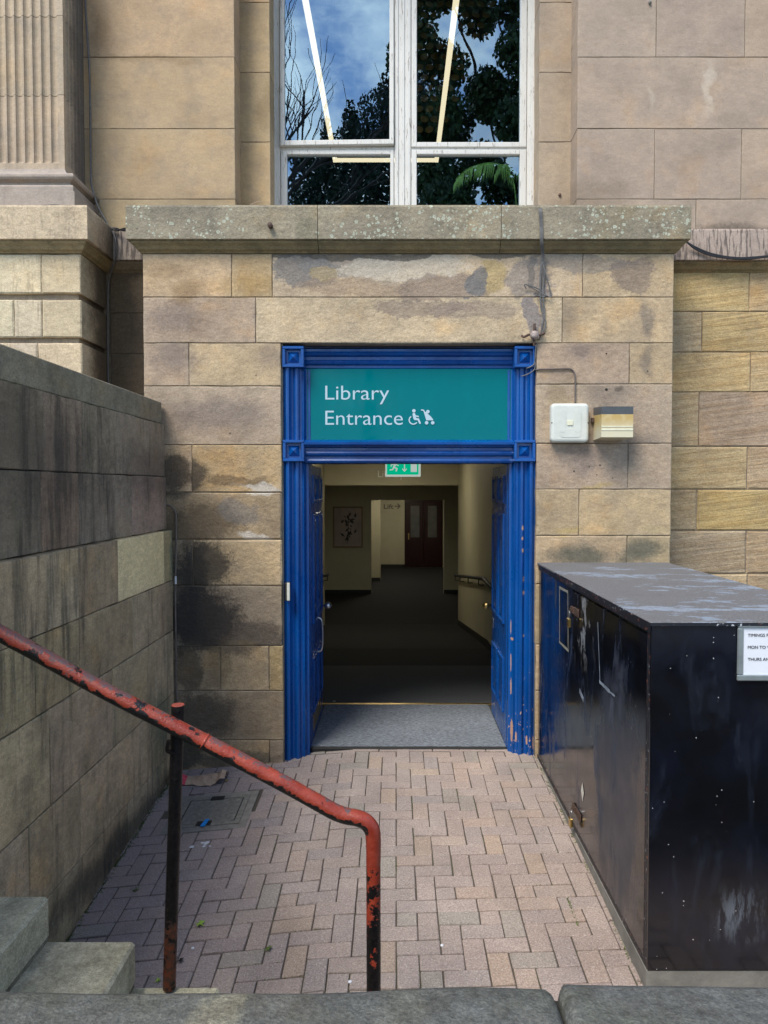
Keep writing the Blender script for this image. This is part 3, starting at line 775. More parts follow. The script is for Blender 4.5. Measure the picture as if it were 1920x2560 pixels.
# main wall below the string course (face Y = .48)
YW = .48
def pc(z1, z0, j, Y, depth, m, cols, **kw): course(z1, z0, j, Y, depth, m, cols, disp=False, **kw)
AR = M['ash_right']; x1 = 1668; xe = 2130
rr = [(660, 779, [x1, 1866, xe], [YE, YT]), (779, 880, [x1, 1749.5, 1960, xe], [TAN, YE]), (880, 980, [x1, 1872, xe], [YE, YT]), (980, 1116, [x1, 1745, 1990, xe], [TAN2, GT]),
      (1116, 1224, [x1, 1868, xe], [YT, TAN2]), (1224, 1327, [x1, 1743, 2010, xe], [TAN2, (.52, .37, .16)]), (1327, 1435, [x1, 1868, xe], [GT, TAN2]), (1435, 1560, [x1, 1873, xe], [TAN, TAN2]), (1560, 1700, [x1, 1750, xe], [TAN, TAN2]), (1700, 1830, [x1, 1880, xe], [TAN, TAN2]), (1830, 1960, [x1, 1750, xe], [TAN, TAN2])]
for z1, z0, j, c in rr: pc(z1, z0, j, YW, .3, AR, c, jit=.003, cham=.007 if z1 < 1100 else .013)
for z1, z0 in [(660, 783), (783, 885), (885, 986), (986, 1116), (1116, 1224), (1224, 1327), (1327, 1435), (1435, 1560), (1560, 1700), (1700, 1830), (1830, 1980)]:
    block(lib, -2.26, XL + .01, pz(z0, YW), pz(z1, YW), YW, .3, M['pedestal'], vary(TAN2))
MB().box(-4.3, XL + .02, YW + .010, .9, -.6, 3.98).box(XR - .02, 4.4, YW + .010, .9, -.6, 3.98).each('mortar_core', M['mortar'], lib)

# string course and bay coping, one profile
PROF = [(-.06, 3.685), (.004, 3.685), (.012, 3.695), (.030, 3.705), (.042, 3.725), (.060, 3.742), (.062, 3.758), (.086, 3.762), (.086, 3.985), (.080, 4.0), (-.06, 4.012)]
cj = [px(688 * D2P, -.085), px(1080 * D2P, -.085)]
PROF2 = [(o if o > -.01 else -.5, z) for o, z in PROF]
PSL = [(-.06, 3.758), (.062, 3.758), (.086, 3.762), (.086, 3.985), (.080, 4.0), (-.06, 4.012)]; PML = [(-.06, 3.685), (.004, 3.685), (.012, 3.695), (.030, 3.705), (.042, 3.725), (.060, 3.742), (.062, 3.756), (-.06, 3.756)]
def wide(p, c): return p if c else [(o if o > -.01 else -.5, z) for o, z in p]
MLC = (.24, .185, .095)  # dark moulding tint, carries painted shade as well as staining
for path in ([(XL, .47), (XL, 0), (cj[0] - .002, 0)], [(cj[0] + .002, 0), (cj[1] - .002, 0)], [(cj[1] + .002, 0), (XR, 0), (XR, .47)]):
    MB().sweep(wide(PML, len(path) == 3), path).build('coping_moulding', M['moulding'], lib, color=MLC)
    MB().sweep(wide(PSL, len(path) == 3), path).build('coping_stone', M['coping'], lib, color=(.30, .26, .185))
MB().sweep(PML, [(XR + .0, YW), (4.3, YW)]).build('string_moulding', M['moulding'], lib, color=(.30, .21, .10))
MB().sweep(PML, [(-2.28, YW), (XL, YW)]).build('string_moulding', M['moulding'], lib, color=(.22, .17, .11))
MB().sweep(PSL, [(XR + .0, YW), (4.3, YW)]).build('string_course', M['string'], lib, color=(.42, .33, .27))
MB().sweep(PSL, [(-2.28, YW), (XL, YW)]).build('string_course', M['string'], lib, color=(.36, .30, .25))

# wall above the string (face Y = .47)
YU = .47; XWR = px(1435, YU); XWL = px(594, YU); AU = M['ash_up']
zr = [4.0, pz(498, YU), pz(322, YU), pz(143, YU), pz(143, YU) + .565, pz(143, YU) + 1.13, 7.2]
GR = (0.385, 0.299, 0.229); GR2 = (0.410, 0.314, 0.227)
for k, (jr, cr) in enumerate([([1435, 1731, 2130], [GR, GR]), ([1435, 1626.7, 1841, 2130], [GR, GR, GR2]), ([1435, 2000, 2130], [GR]), ([1435, 1627.5, 1845, 2130], [GR, GR, GR2]), ([1435, 1900, 2130], [GR]), ([1435, 1700, 2130], [GR])]):
    for i in range(len(jr) - 1): block(lib, px(jr[i], YU), px(jr[i + 1], YU), zr[k], zr[k + 1], YU, .22, AU, vary(cr[i % len(cr)], .03), gap=.0022, cham=.003)
for k in range(6): block(lib, -2.55, XWL, zr[k], zr[k + 1], YU, .22, AU, vary((0.450, 0.328, 0.192), .07), gap=.0022, cham=.003)
YS = .69; zs = [4.0, pz(355, YS), pz(181, YS), pz(6, YS), pz(6, YS) + .60, pz(6, YS) + 1.2, 7.2]
XSL, XSR = px(681, YS), px(1341, YS)
for k in range(6):
    block(lib, XWL - .05, XSL, zs[k], zs[k + 1], YS, .30, AU, vary((0.440, 0.318, 0.177), .07), gap=.0022, cham=.003)
    block(lib, XSR, XWR + .05, zs[k], zs[k + 1], YS, .30, AU, vary((0.410, 0.314, 0.222), .04), gap=.0022, cham=.003)
MB().box(-4.3, XWL - .01, YU + .008, 1.2, 3.98, 7.2).box(XWL - .05, XSL - .008, YS + .008, 1.2, 3.98, 7.2).each('mortar_core', M['mortar'], lib)
MB().box(XWR + .01, 4.4, YU + .008, 1.2, 3.98, 7.2).box(XSR + .008, XWR + .05, YS + .008, 1.2, 3.98, 7.2).each('mortar_core', M['mortar'], lib)
MB().box(-4.4, 4.5, .3, 1.3, 7.2, 7.6).box(XSL - .05, XSR + .05, .9, 1.3, 6.9, 7.2).each('lintel', M['mortar'], lib)
MB().box(XSL - .02, XSR + .02, .6, 1.2, 3.9, 4.03).build('window_sill', AU, lib, color=GR)

# pedestal and fluted pilaster on the left
PE = -2.28
for (z1, z0, js) in [(635, 734, [-3.9, px(112, 0), PE]), (749, 844, [-3.9, px(42, 0), px(112, 0), PE]), (857, 952, [-3.9, px(100, 0), PE]), (965, 1060, [-3.9, px(42, 0), PE]), (1075, 1220, [-3.9, PE]), (1232, 1400, [-3.9, PE])]:
    for i in range(len(js) - 1):
        block(lib, js[i], js[i + 1], pz(z0, 0), pz(z1, 0), 0, .46, M['pedestal'], vary((.60, .485, .31) if i == len(js) - 2 else (.62, .52, .36)), gap=.002, cham=.009)
MB().box(-3.9, PE - .035, .035, .9, -.6, 3.70).build('pedestal_core', M['pedestal'], lib, color=(.35, .28, .2))
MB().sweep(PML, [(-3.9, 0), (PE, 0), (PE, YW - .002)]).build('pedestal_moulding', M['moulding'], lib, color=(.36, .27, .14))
MB().sweep(PSL, [(-3.9, 0), (PE, 0), (PE, YW - .002)]).build('pedestal_cap', M['pedestal'], lib, color=(.60, .475, .32))
MB().box(-3.9, PE, .0, .6, 3.70, 3.99).build('pedestal_top', M['pedestal'], lib, color=(.4, .33, .25))
pil = part('pilaster', lib, (-2.44, .3, 4.0))
BP = [(-.1, 4.0), (.12, 4.0), (.12, 4.125), (.105, 4.13), (.105, 4.165), (.098, 4.178), (.072, 4.186), (.066, 4.205), (.082, 4.215), (.1, 4.222), (.108, 4.235), (.108, 4.25), (.098, 4.262), (.03, 4.268), (.028, 4.29), (.012, 4.31), (0, 4.335), (-.1, 4.335)]
PX, PY = -2.435, .11
MB().sweep(BP, [(-3.6, PY), (PX, PY), (PX, .468)]).build('pilaster_base', M['flute'], pil, color=(.37, .31, .26))


def flute_ring(z, d):
    pts = []
    def run(ax, ay, bx, by, nx_, ny_, n_, m0, m1):
        a = Vector((ax, ay)); b = Vector((bx, by)); Ln = (b - a).length; u = (b - a) / Ln; pitch = (Ln - m0 - m1) / n_
        pts.append((a.x, a.y))
        for k in range(n_):
            s0 = m0 + k * pitch + .006; s1 = m0 + (k + 1) * pitch - .006
            for j in range(7):
                t = math.pi * j / 6; s_ = s0 + (s1 - s0) * (1 - math.cos(t)) / 2; q = a + u * s_
                pts.append((q.x - nx_ * d * math.sin(t), q.y - ny_ * d * math.sin(t)))
    run(-3.6, PY, PX, PY, 0, -1, 17, .03, .038); run(PX, PY, PX, .466, 1, 0, 5, .038, .02); pts.append((PX, .466))
    return [(x, y, z) for x, y in pts]


drz = [4.335, 4.87, 5.44, 6.0, 6.57, 7.14]
for k in range(5):
    z0, z1 = drz[k] + (.0015 if k else 0), drz[k + 1] - .0015
    rings = ([flute_ring(z0, 0)] + [flute_ring(z0 + .04 + .024 * (1 - math.cos(t)), .021 * math.sin(t)) for t in (0, .3, .7, 1.1, 1.57)]) if k == 0 else [flute_ring(z0, .019), flute_ring(z0 + .003, .021)]
    rings += [flute_ring(z1 - .003, .021), flute_ring(z1, .019)]
    n_ = len(rings[0]); vs = [v for r_ in rings for v in r_]
    fs = [(a * n_ + i, a * n_ + i + 1, (a + 1) * n_ + i + 1, (a + 1) * n_ + i) for a in range(len(rings) - 1) for i in range(n_ - 1)]
    fs.append(tuple((len(rings) - 1) * n_ + i for i in range(n_)))
    mesh('pilaster_drum', vs, fs, M['flute'], pil, color=vary((.47, .375, .265), .03))
MB().box(-3.58, PX - .03, PY + .03, .47, 4.3, 7.14).build('pilaster_core', M['mortar_dark'], pil)

# ------------------------------------------------------------------ tall window
win = part('window', lib, (0, .95, 4.0)); YG = .97
def wx(u): return px(u, .95)
def wz(v): return pz(v, .95)
ZT = 6.9; ZB = 4.02
Wm = M['white']
MB().box(XSL - .03, wx(706), .93, 1.06, ZB, ZT, .006).build('window_frame', Wm, win)
MB().box(wx(1311), XSR + .03, .93, 1.06, ZB, ZT, .006).build('window_frame', Wm, win)
MB().box(XSL - .01, wx(694), .905, .93, ZB, ZT, .004).box(wx(1319), XSR + .01, .905, .93, ZB, ZT, .004).each('window_bead', Wm, win)
mu = MB().box(wx(986), wx(1027), .93, 1.06, ZB, ZT)
for a, b in ((988, 996), (1003, 1011), (1017, 1025)): mu.box(wx(a), wx(b), .922, .932, ZB, ZT, .003)
mu.build('mullion', Wm, win)
def sash(u0, u1, g0, g1, zt, zb, gt, gb, tilt=0, yo=0):
    s = MB()
    s.box(wx(u0), wx(g0), .925, .985, zb, zt, .005); s.box(wx(g1), wx(u1), .925, .985, zb, zt, .005)
    s.box(wx(g0) - .001, wx(g1) + .001, .926, .984, zb, gb, .005)
    s.box(wx(g0) - .001, wx(g1) + .001, .926, .984, gt, zt, .005)
    s.v = [(x, y - yo * (zt - z) / max(zt - zb, .1), z + tilt * (x - wx(u0))) for x, y, z in s.v]
    o = s.build('sash', Wm, win)
    q = MB().box(wx(g0), wx(g1), .955, .961, gb, gt); q.v = [(x, y - yo * (zt - z) / max(zt - zb, .1), z + tilt * (x - wx(u0))) for x, y, z in q.v]
    q.build('window_pane', M['glass'], win)
sash(707, 985, 718, 974, ZT - .02, wz(371), ZT - .1, wz(358), tilt=.012, yo=.03)
sash(1028, 1310, 1041, 1294, ZT - .02, wz(371), ZT - .1, wz(358))
sash(707, 985, 722, 976, wz(377), ZB + .02, wz(389), ZB + .09)
sash(1028, 1310, 1041, 1294, wz(377), ZB + .02, wz(389), ZB + .09)
MB().box(wx(706), wx(986), .94, 1.05, wz(378), wz(369), .003).box(wx(1027), wx(1311), .94, 1.05, wz(378), wz(369), .003).each('transom_bar', Wm, win)
MB().box(wx(792), wx(812), .905, .925, wz(368), wz(362), .002).build('casement_stay', M['iron'], win)

# ------------------------------------------------------------------ blue door surround
ds = part('door_surround', lib, (.1, .05, 0)); B = M['blue']; BC = M['blue_chip']
jl0, jl1 = px(709, .05), px(769, .05); jr0, jr1 = px(1276.5, .05), px(1338.5, .05)
zc1, zc0 = pz(866, .03), pz(919, .03); zm1, zm0 = pz(1100, .03), pz(1154, .03)
JP = [(0, .30), (0, .055), (.014, .05), (.022, .034), (.034, .030), (.044, .034), (.050, .052), (.060, .066), (.074, .074), (.082, .060), (.090, .052), (.104, .052), (.112, .060), (.118, .082), (.132, .088), (.146, .082), (.152, .10), (.160, .118), (.176, .122), (.176, .30)]
def jamb(x0, x1, flip, z0, z1, m_, zb2=None):
    w_ = x1 - x0; pr = [((x0 + s_ * w_ / .176) if not flip else (x1 - s_ * w_ / .176), y) for s_, y in JP]
    k = len(pr); vs = [(x, y, z0) for x, y in pr] + [(x, y, z1) for x, y in pr]
    fs = [(i, (i + 1) % k, (i + 1) % k + k, i + k) for i in range(k)] + [tuple(range(k))[::-1], tuple(range(k, 2 * k))]
    fix(mesh('jamb', vs, fs, m_, ds))
jamb(jl0, jl1, False, zm1, zc0, B); jamb(jl0, jl1, False, -.08, zm0, B)
jamb(jr0, jr1, True, zm1, zc0, B); jamb(jr0, jr1, True, -.08, zm0, BC)
def corner(u0, u1, z0, z1):
    x0, x1 = px(u0, .03), px(u1, .03); s = MB(); w_ = .022; yf, yb = .012, .05
    s.box(x0, x1, yb, .13, z0, z1)
    s.box(x0, x1, yf, yb, z0, z0 + w_, .004).box(x0, x1, yf, yb, z1 - w_, z1, .004).box(x0, x0 + w_, yf + .001, yb, z0 + w_ * .9, z1 - w_ * .9, .004).box(x1 - w_, x1, yf + .001, yb, z0 + w_ * .9, z1 - w_ * .9, .004)
    cx, cz = (x0 + x1) / 2, (z0 + z1) / 2; h = (x1 - x0) / 2 - .040
    s.add([(cx - h, yb - .001, cz - h), (cx + h, yb - .001, cz - h), (cx + h, yb - .001, cz + h), (cx - h, yb - .001, cz + h), (cx, yb - .034, cz)], [(0, 1, 4), (1, 2, 4), (2, 3, 4), (3, 0, 4)])
    s.build('corner_block', B, ds)
for z0, z1 in ((zc0, zc1), (zm0, zm1)): corner(708, 761.5, z0, z1); corner(1284, 1337.5, z0, z1)
hx0_, hx1_ = px(761.5, .03) + .001, px(1284, .03) - .001
HP = [(-.12, 2.868), (.0, 2.868), (.012, 2.872), (.020, 2.884), (.020, 2.90), (.036, 2.908), (.042, 2.922), (.036, 2.935), (.030, 2.94), (.030, 2.962), (.05, 2.972), (.056, 2.985), (.05, 3.0), (.05, 3.018), (-.12, 3.035)]
MB().sweep(HP, [(hx0_, .15), (hx1_, .15)]).build('head_moulding', B, ds)
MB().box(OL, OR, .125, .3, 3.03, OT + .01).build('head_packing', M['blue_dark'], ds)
zs_ = pz(1101, .10)
TP = [(-.16, 2.172), (.0, 2.172), (.016, 2.178), (.022, 2.192), (.016, 2.205), (.016, 2.222), (.034, 2.232), (.040, 2.247), (.034, 2.262), (.026, 2.266), (.026, 2.285), (.05, 2.292), (.06, 2.302), (.076, 2.308), (.078, 2.325), (.0, zs_ + .004), (-.16, zs_ + .004)]
MB().sweep(TP, [(hx0_, .09), (hx1_, .09)]).build('transom_moulding', B, ds)
MB().box(jl1 - .002, jl1 + .016, .115, .14, zs_, 2.868, .002).box(jr0 - .016, jr0 + .002, .115, .14, zs_, 2.868, .002).each('sign_bead', B, ds)
MB().box(OL - .004, jl0 + .001, .03, .3, -.08, OT).box(jr1 - .001, OR + .006, .02, .3, -.08, OT).each('mortar_fillet', M['conc'], ds)
MB().box(jl1 - .004, jl1 + .004, .2, .34, -.02, 2.175).box(jr0 - .004, jr0 + .004, .2, .34, -.02, 2.175).each('door_lining', B, ds)

# sign
sg = thing('entrance_sign', 'teal glass fascia sign reading Library Entrance above the open blue doors', 'sign', (.1, .12, zs_))
MB().box(px(766, .12), px(1276, .12), .120, .13, zs_, 2.875).build('sign_panel', M['sign'], sg)


def text(body, name, m_, parent, x0, zb, cap, width, y, embolden=0.0, place=None, thick=.0015):
    cu = bpy.data.curves.new(name, 'FONT'); cu.body = body; cu.size = 1.0; cu.resolution_u = 4; cu.extrude = thick / cap * .5 * .7; cu.offset = embolden
    o = bpy.data.objects.new(name, cu); scene.collection.objects.link(o)
    bpy.context.view_layer.update()
    me = bpy.data.meshes.new_from_object(o.evaluated_get(bpy.context.evaluated_depsgraph_get()))
    bpy.data.objects.remove(o)
    xs_ = [v.co.x for v in me.vertices]; a, b = min(xs_), max(xs_)
    kx = (width / (b - a)) if width else cap / .7; kz = cap / .729
    vs = []
    for v in me.vertices:
        X = x0 + (v.co.x - a) * kx; Z = zb + v.co.y * kz; Yv = y - v.co.z * .03
        vs.append(place(X, Yv, Z) if place else (X, Yv, Z))
    fs = [tuple(p.vertices) for p in me.polygons]; bpy.data.meshes.remove(me)
    return mesh(name, vs, fs, m_, parent)


YSN = .1185; s_ = (YSN + DCAM) / F
text('Library', 'lettering', M['letter'], sg, px(814, YSN), pz(999, YSN), 37 * s_, 159 * s_, YSN, -.004)
text('Entrance', 'lettering', M['letter'], sg, px(814, YSN), pz(1062, YSN), 37.5 * s_, 193 * s_, YSN, -.004)
def capsule(s, p, q, r, y0, y1, n=6):
    p = Vector(p); q = Vector(q); a = math.atan2(q.y - p.y, q.x - p.x)
    poly = [(q.x + r * math.cos(a - math.pi / 2 + math.pi * k / n), q.y + r * math.sin(a - math.pi / 2 + math.pi * k / n)) for k in range(n + 1)]
    poly += [(p.x + r * math.cos(a + math.pi / 2 + math.pi * k / n), p.y + r * math.sin(a + math.pi / 2 + math.pi * k / n)) for k in range(n + 1)]
    s.prism(poly, y0, y1)
def disc(s, c, r, y0, y1, n=16): s.prism([(c[0] + r * math.cos(2 * math.pi * k / n), c[1] + r * math.sin(2 * math.pi * k / n)) for k in range(n)], y0, y1)
def S(cx_, cy_):  # crop coordinates of the sign close-up
    return (px(660 + cx_ / 2.304, YSN), pz(820 + cy_ / 2.304, YSN))
k_ = s_ / 2.304; ya, yb = YSN - .001, YSN + .001
wc = MB(); disc(wc, S(863, 477), 10 * k_, ya, yb)
lay = 0
def yy():
    global lay; lay += 1; return YSN - .001 - .00012 * lay, YSN + .001
for a, b, r in (((863, 497), (868, 520), 8), ((868, 524), (888, 526), 6), ((888, 526), (898, 548), 5), ((866, 505), (888, 510), 4)): y0, y1 = yy(); capsule(wc, S(*a), S(*b), r * k_, y0, y1)
arc = [S(860 - 24 * math.cos(t) + 0, 530 + 24 * math.sin(t)) for t in [-.9 + .37 * i for i in range(10)]]
for i in range(9): y0, y1 = yy(); capsule(wc, arc[i], arc[i + 1], 3.4 * k_, y0, y1, 4)
wc.build('wheelchair_symbol', M['letter'], sg)
pu = MB(); y0, y1 = yy(); capsule(pu, S(907, 472), S(918, 474), 3.5 * k_, y0, y1); y0, y1 = yy(); capsule(pu, S(918, 474), S(932, 500), 3.5 * k_, y0, y1)
y0, y1 = yy(); pu.prism([S(918, 478), S(934, 486), S(962, 512), S(974, 528), S(972, 532), S(934, 532)], y0, y1)
for c in ((943, 482, 10), (936, 546, 10), (971, 546, 10)): y0, y1 = yy(); disc(pu, S(c[0], c[1]), c[2] * k_, y0, y1)
pu.build('pushchair_symbol', M['letter'], sg)

# ------------------------------------------------------------------ doors folded back into the corridor
def door(side):
    xh = jl1 + .002 if side < 0 else jr0 - .002
    y0, y1 = .215, 1.06; th = .045
    xf = xh if side < 0 else xh        # face seen from the doorway
    m_ = M['blue_chip'] if side > 0 else M['blue']
    d = MB().box(min(xf, xf + side * th), max(xf, xf + side * th), y0, y1, .018, 2.165, .003).build('door', m_, lib)
    sgn = -side
    for (ya_, yb_) in ((y0 + .10, y0 + .40), (y0 + .445, y1 - .085)):
        for (za, zb) in ((.235, .665), (.93, 1.79), (1.87, 2.09)):
            s = MB(); w_ = .028
            def bx(a, b, c, e, h, bev=.003):
                x_a, x_b = sorted((xf, xf + sgn * h)); s.box(x_a, x_b, a, b, c, e, bev)
            bx(ya_, yb_, za, za + w_, .017); bx(ya_, yb_, zb - w_, zb, .017); bx(ya_, ya_ + w_, za + w_, zb - w_, .0165); bx(yb_ - w_, yb_, za + w_, zb - w_, .0165)
            bx(ya_ + .055, yb_ - .055, za + .055, zb - .055, .008)
            s.build('door_panel', m_, d)
    kz_ = .97
    MB().lathe([(.010, 0), (.010, .03), (.030, .045), (.034, .06), (.026, .078), (.008, .092), (.002, .094)] if sgn > 0 else [(.010, 0), (.010, -.03), (.030, -.045), (.034, -.06), (.026, -.078), (.008, -.092), (.002, -.094)], (xf, y1 - .07, kz_), 'x').build('door_knob', M['brass'] if side > 0 else M['steel'], d, smooth=True)
    if side < 0:
        MB().tube(catmull([(xf, .56, .94), (xf + .045, .56, .92), (xf + .055, .56, .80), (xf + .045, .56, .68), (xf, .56, .66)]), .009).build('pull_handle', M['steel'], d, smooth=True)
        MB().box(xf, xf + .003, .34, .92, .07, .21).build('kick_plate', M['brass'], d)
    else:
        MB().box(xf - .004, xf, y1 - .10, y1 - .05, .78, .86).build('lock_plate', M['steel'], d)
    return d
door(-1); door(1)

# ------------------------------------------------------------------ corridor inside
CW = M['wall_in']; CLX, CRX = -1.32, 1.15; YR0, YR1, YB1, YB2, YB3 = 3.7, 8.2, 12.2, 14.6, 18.1; ZF = -.54
kind(mesh('corridor_floor', [(-1.5, .28, -.002), (1.35, .28, -.002), (1.35, 2.82, -.002), (-1.5, 2.82, -.002)], [(0, 1, 2, 3)], M['carpet_g']), 'structure')
kind(mesh('corridor_ramp_floor', [(-1.5, 2.82, -.002), (1.35, 2.82, -.002), (1.35, YR0, -.002), (-1.5, YR0, -.002), (1.35, YR1, ZF), (-1.5, YR1, ZF), (4, YR1, ZF), (4, 18.3, ZF), (-4, 18.3, ZF), (-4, YR1, ZF)],
     [(0, 1, 2, 3), (3, 2, 4, 5), (9, 5, 4, 6, 7, 8)], M['carpet_b']), 'structure')
MB().box(CLX - .15, CLX, .31, YR1, -.9, 2.7).each('corridor_wall', CW, lib)
MB().box(CRX, CRX + .15, .31, YR1, -.9, 2.7).each('corridor_wall', CW, lib)
MB().box(CLX - .15, OL + .02, .30, .34, -.5, 2.7).box(OR - .02, CRX + .15, .30, .34, -.5, 2.7).box(OL, OR, .30, .34, 2.175, 2.7).each('corridor_wall', CW, lib)
MB().box(CLX - .15, CRX + .15, .31, YR1, 2.7, 2.8).build('corridor_ceiling', M['ceil'], lib)
ZH = 2.04
MB().box(CLX, CRX, YR1 - .02, YR1 + .2, ZH, 2.7).build('bulkhead', CW, lib)
MB().box(-3.6, CLX - .15, YR1, YR1 + .1, -.9, 2.3).box(CRX + .15, 3.6, YR1, YR1 + .1, -.9, 2.3).each('lobby_wall', CW, lib)
MB().box(-3.7, -3.6, YR1, 18.3, -.9, 2.3).box(3.6, 3.7, YR1, 18.3, -.9, 2.3).each('lobby_wall', CW, lib)
ax0, ax1 = px(928, YB1), px(1110, YB1); hz = pz(1083 * D2P, YB1 + 1)
MB().box(-3.6, ax0, YB1, YB1 + .15, ZF, 2.2).box(ax1, 3.6, YB1, YB1 + .15, ZF, 2.2).box(ax0, ax1, YB1, YB1 + .15, hz + .05, 2.2).each('lobby_wall', CW, lib)
MB().box(-3.6, px(951, YB2), YB2, YB2 + .5, ZF, 2.2).each('lobby_wall', CW, lib)
MB().box(-3.7, 3.7, YB3, YB3 + .2, ZF, 2.3).each('lobby_wall', CW, lib)
MB().box(-3.7, 3.7, YR1 + .2, 18.3, 2.2, 2.3).build('lobby_ceiling', M['ceil'], lib)
sk = MB().box(-3.6, ax0, YB1 - .015, YB1, ZF, ZF + .09).box(ax1, 3.6, YB1 - .015, YB1, ZF, ZF + .09).box(-3.6, px(951, YB2), YB2 - .015, YB2, ZF, ZF + .09).box(-3.6, .3, YB3 - .015, YB3, ZF, ZF + .09)
sk.add([(CRX - .013, 1.1, 0), (CRX - .013, YR0, 0), (CRX - .013, YR1, ZF), (CRX - .013, YR1, ZF + .1), (CRX - .013, YR0, .1), (CRX - .013, 1.1, .1)], [(0, 1, 2, 3, 4, 5)])
sk.each('skirting_board', M['skirt'], lib)
mt_ = kind(mesh('corridor_underlay', [(-1.5, .15, -.03), (1.35, .15, -.03), (1.35, .3, -.03), (-1.5, .3, -.03)], [(0, 1, 2, 3)], M['skirt']), 'structure')
dm = thing('door_mat', 'wide grey ribbed entrance mat lying across the doorway threshold', 'door mat', (.1, .75, 0))
MB().box(jl1 + .0, jr0 - .0, .20, 1.30, -.012, .010, .004).build('mat_pile', M['mat'], dm)
MB().box(jl1 + .0, jr0 - .0, .165, .20, -.02, .012, .006).build('mat_edge', M['rubber'], dm)
tag(MB().box(-1.25, 1.12, 1.303, 1.345, -.001, .010, .003).build('threshold_strip', M['brass']), 'thin brass strip across the floor at the inner edge of the ribbed mat', 'floor strip')
tag(MB().box(px(859, 1.0), px(866, 1.0), .0, .0 + 1e-3, 0, 0.001).build('paper_scrap', M['paper']), 'tiny white paper scrap lying on the grey carpet just inside the doorway', 'litter')
bpy.data.objects['paper_scrap'].location = (px(836, 1.5), 1.42, .004); bpy.data.objects['paper_scrap'].scale = (1, 10, 1)

# corridor handrails
def handrail(x, sgn, name, label):
    t = thing(name, label, 'handrail', (x, 5.5, .5), 'corridor handrails')
    pts = [(x, 2.2, .87), (x, YR0, .87), (x, YR1 - .25, .40), (x, YR1 - .1, .40)]
    MB().tube(pts, .023, 8).build('grip_rail', M['wood'] if 0 else M['cable'], t, smooth=True)
    for y in (2.8, 4.2, 5.6, 7.0, 8.0):
        z = .87 if y < YR0 else .87 - (y - YR0) * .47 / (YR1 - .25 - YR0)
        MB().tube([(x, y, z - .02), (x, y, z - .09), (x + sgn * .07, y, z - .09)], .009, 6).build('bracket', M['cable'], t)
handrail(CRX - .07, 1, 'wall_handrail', 'dark handrail on brackets along the right wall of the corridor')
handrail(CLX + .07, -1, 'wall_handrail', 'dark handrail on the left corridor wall, mostly hidden behind the left door')

# corridor lamps (dim)
for i, (x, y, z, w_, h_) in enumerate(((-.1, 6.4, 2.69, .24, .9), (.2, 16.3, 2.19, .45, .45), (-.1, 13.4, 2.19, .45, .45), (-.62, 9.9, 2.19, .22, .22))):
    t = thing('ceiling_lamp', ['pale ceiling lamp in the corridor hidden above the door head', 'dim square ceiling lamp in the far lobby before the red door', 'ceiling lamp hidden behind the pier at the far end of the corridor', 'small white ceiling lamp in the lobby just beyond the bulkhead'][i], 'lamp', (x, y, z), 'corridor ceiling lamps')
    MB().box(x - w_ / 2 - .02, x + w_ / 2 + .02, y - h_ / 2 - .02, y + h_ / 2 + .02, z - .02, z).build('lamp_housing', M['white'], t)
    MB().box(x - w_ / 2, x + w_ / 2, y - h_ / 2, y + h_ / 2, z - .028, z - .021).build('diffuser', M['lamp'], t)

# things in the corridor
ex = thing('exit_sign', 'green hanging emergency exit sign with running man and down arrow', 'exit sign', (.05, 1.35, 2.1)); YE_ = 1.35
e0, e1, ez0, ez1 = px(965, YE_), px(1050, YE_), pz(1190, YE_), pz(1190, YE_) + .17
M['exit_g'] = emit('exit_green_added_glow', (.0, .34, .18), .55); M['exit_w'] = emit('exit_white_added_glow', (.62, .72, .66), .30)  # glow added to brighten the sign, which seems lit by daylight
MB().box(e0 - .006, e1 + .006, YE_, YE_ + .05, ez0 - .006, ez1, .004).build('sign_body', M['exit_w'], ex)
MB().box(e0 + .008, e1 - .014, YE_ - .002, YE_, ez0 + .012, ez1 - .01).build('sign_face', M['exit_g'], ex)
MB().tube([(e0 + .05, YE_ + .02, ez1), (e0 + .05, YE_ + .02, 2.7)], .004, 6).tube([(e1 - .05, YE_ + .02, ez1), (e1 - .05, YE_ + .02, 2.7)], .004, 6).each('hanger', M['steel'], ex)
YY = YE_ - .003; q = (YE_ + DCAM) / F / 2.37
def E(a, b): return (px(680 + a / 2.37, YE_), pz(1120 + b / 2.37, YE_))
s = MB(); disc(s, E(738, 84), 7 * q, YY, YY + .001)
for i, (a, b, r) in enumerate((((732, 94), (722, 114), 6), ((730, 96), (748, 104), 3), ((728, 96), (708, 98), 3), ((708, 98), (706, 108), 3), ((722, 114), (740, 122), 4), ((740, 122), (736, 136), 4), ((722, 116), (714, 128), 4), ((714, 128), (700, 130), 3.5))): capsule(s, E(*a), E(*b), r * q, YY - .0002 * i - .0003, YY + .001)
s.build('running_man', M['exit_w'], ex)
s = MB(); capsule(s, E(785, 90), E(785, 132), 3 * q, YY, YY + .001); capsule(s, E(785, 138), E(774, 124), 3 * q, YY - .0003, YY + .001); capsule(s, E(785, 138), E(796, 124), 3 * q, YY - .0006, YY + .001); s.build('arrow', M['exit_w'], ex)
a, b = E(822, 142), E(858, 60); MB().box(a[0], b[0], YY, YY + .001, a[1], b[1]).build('door_symbol', M['exit_w'], ex)

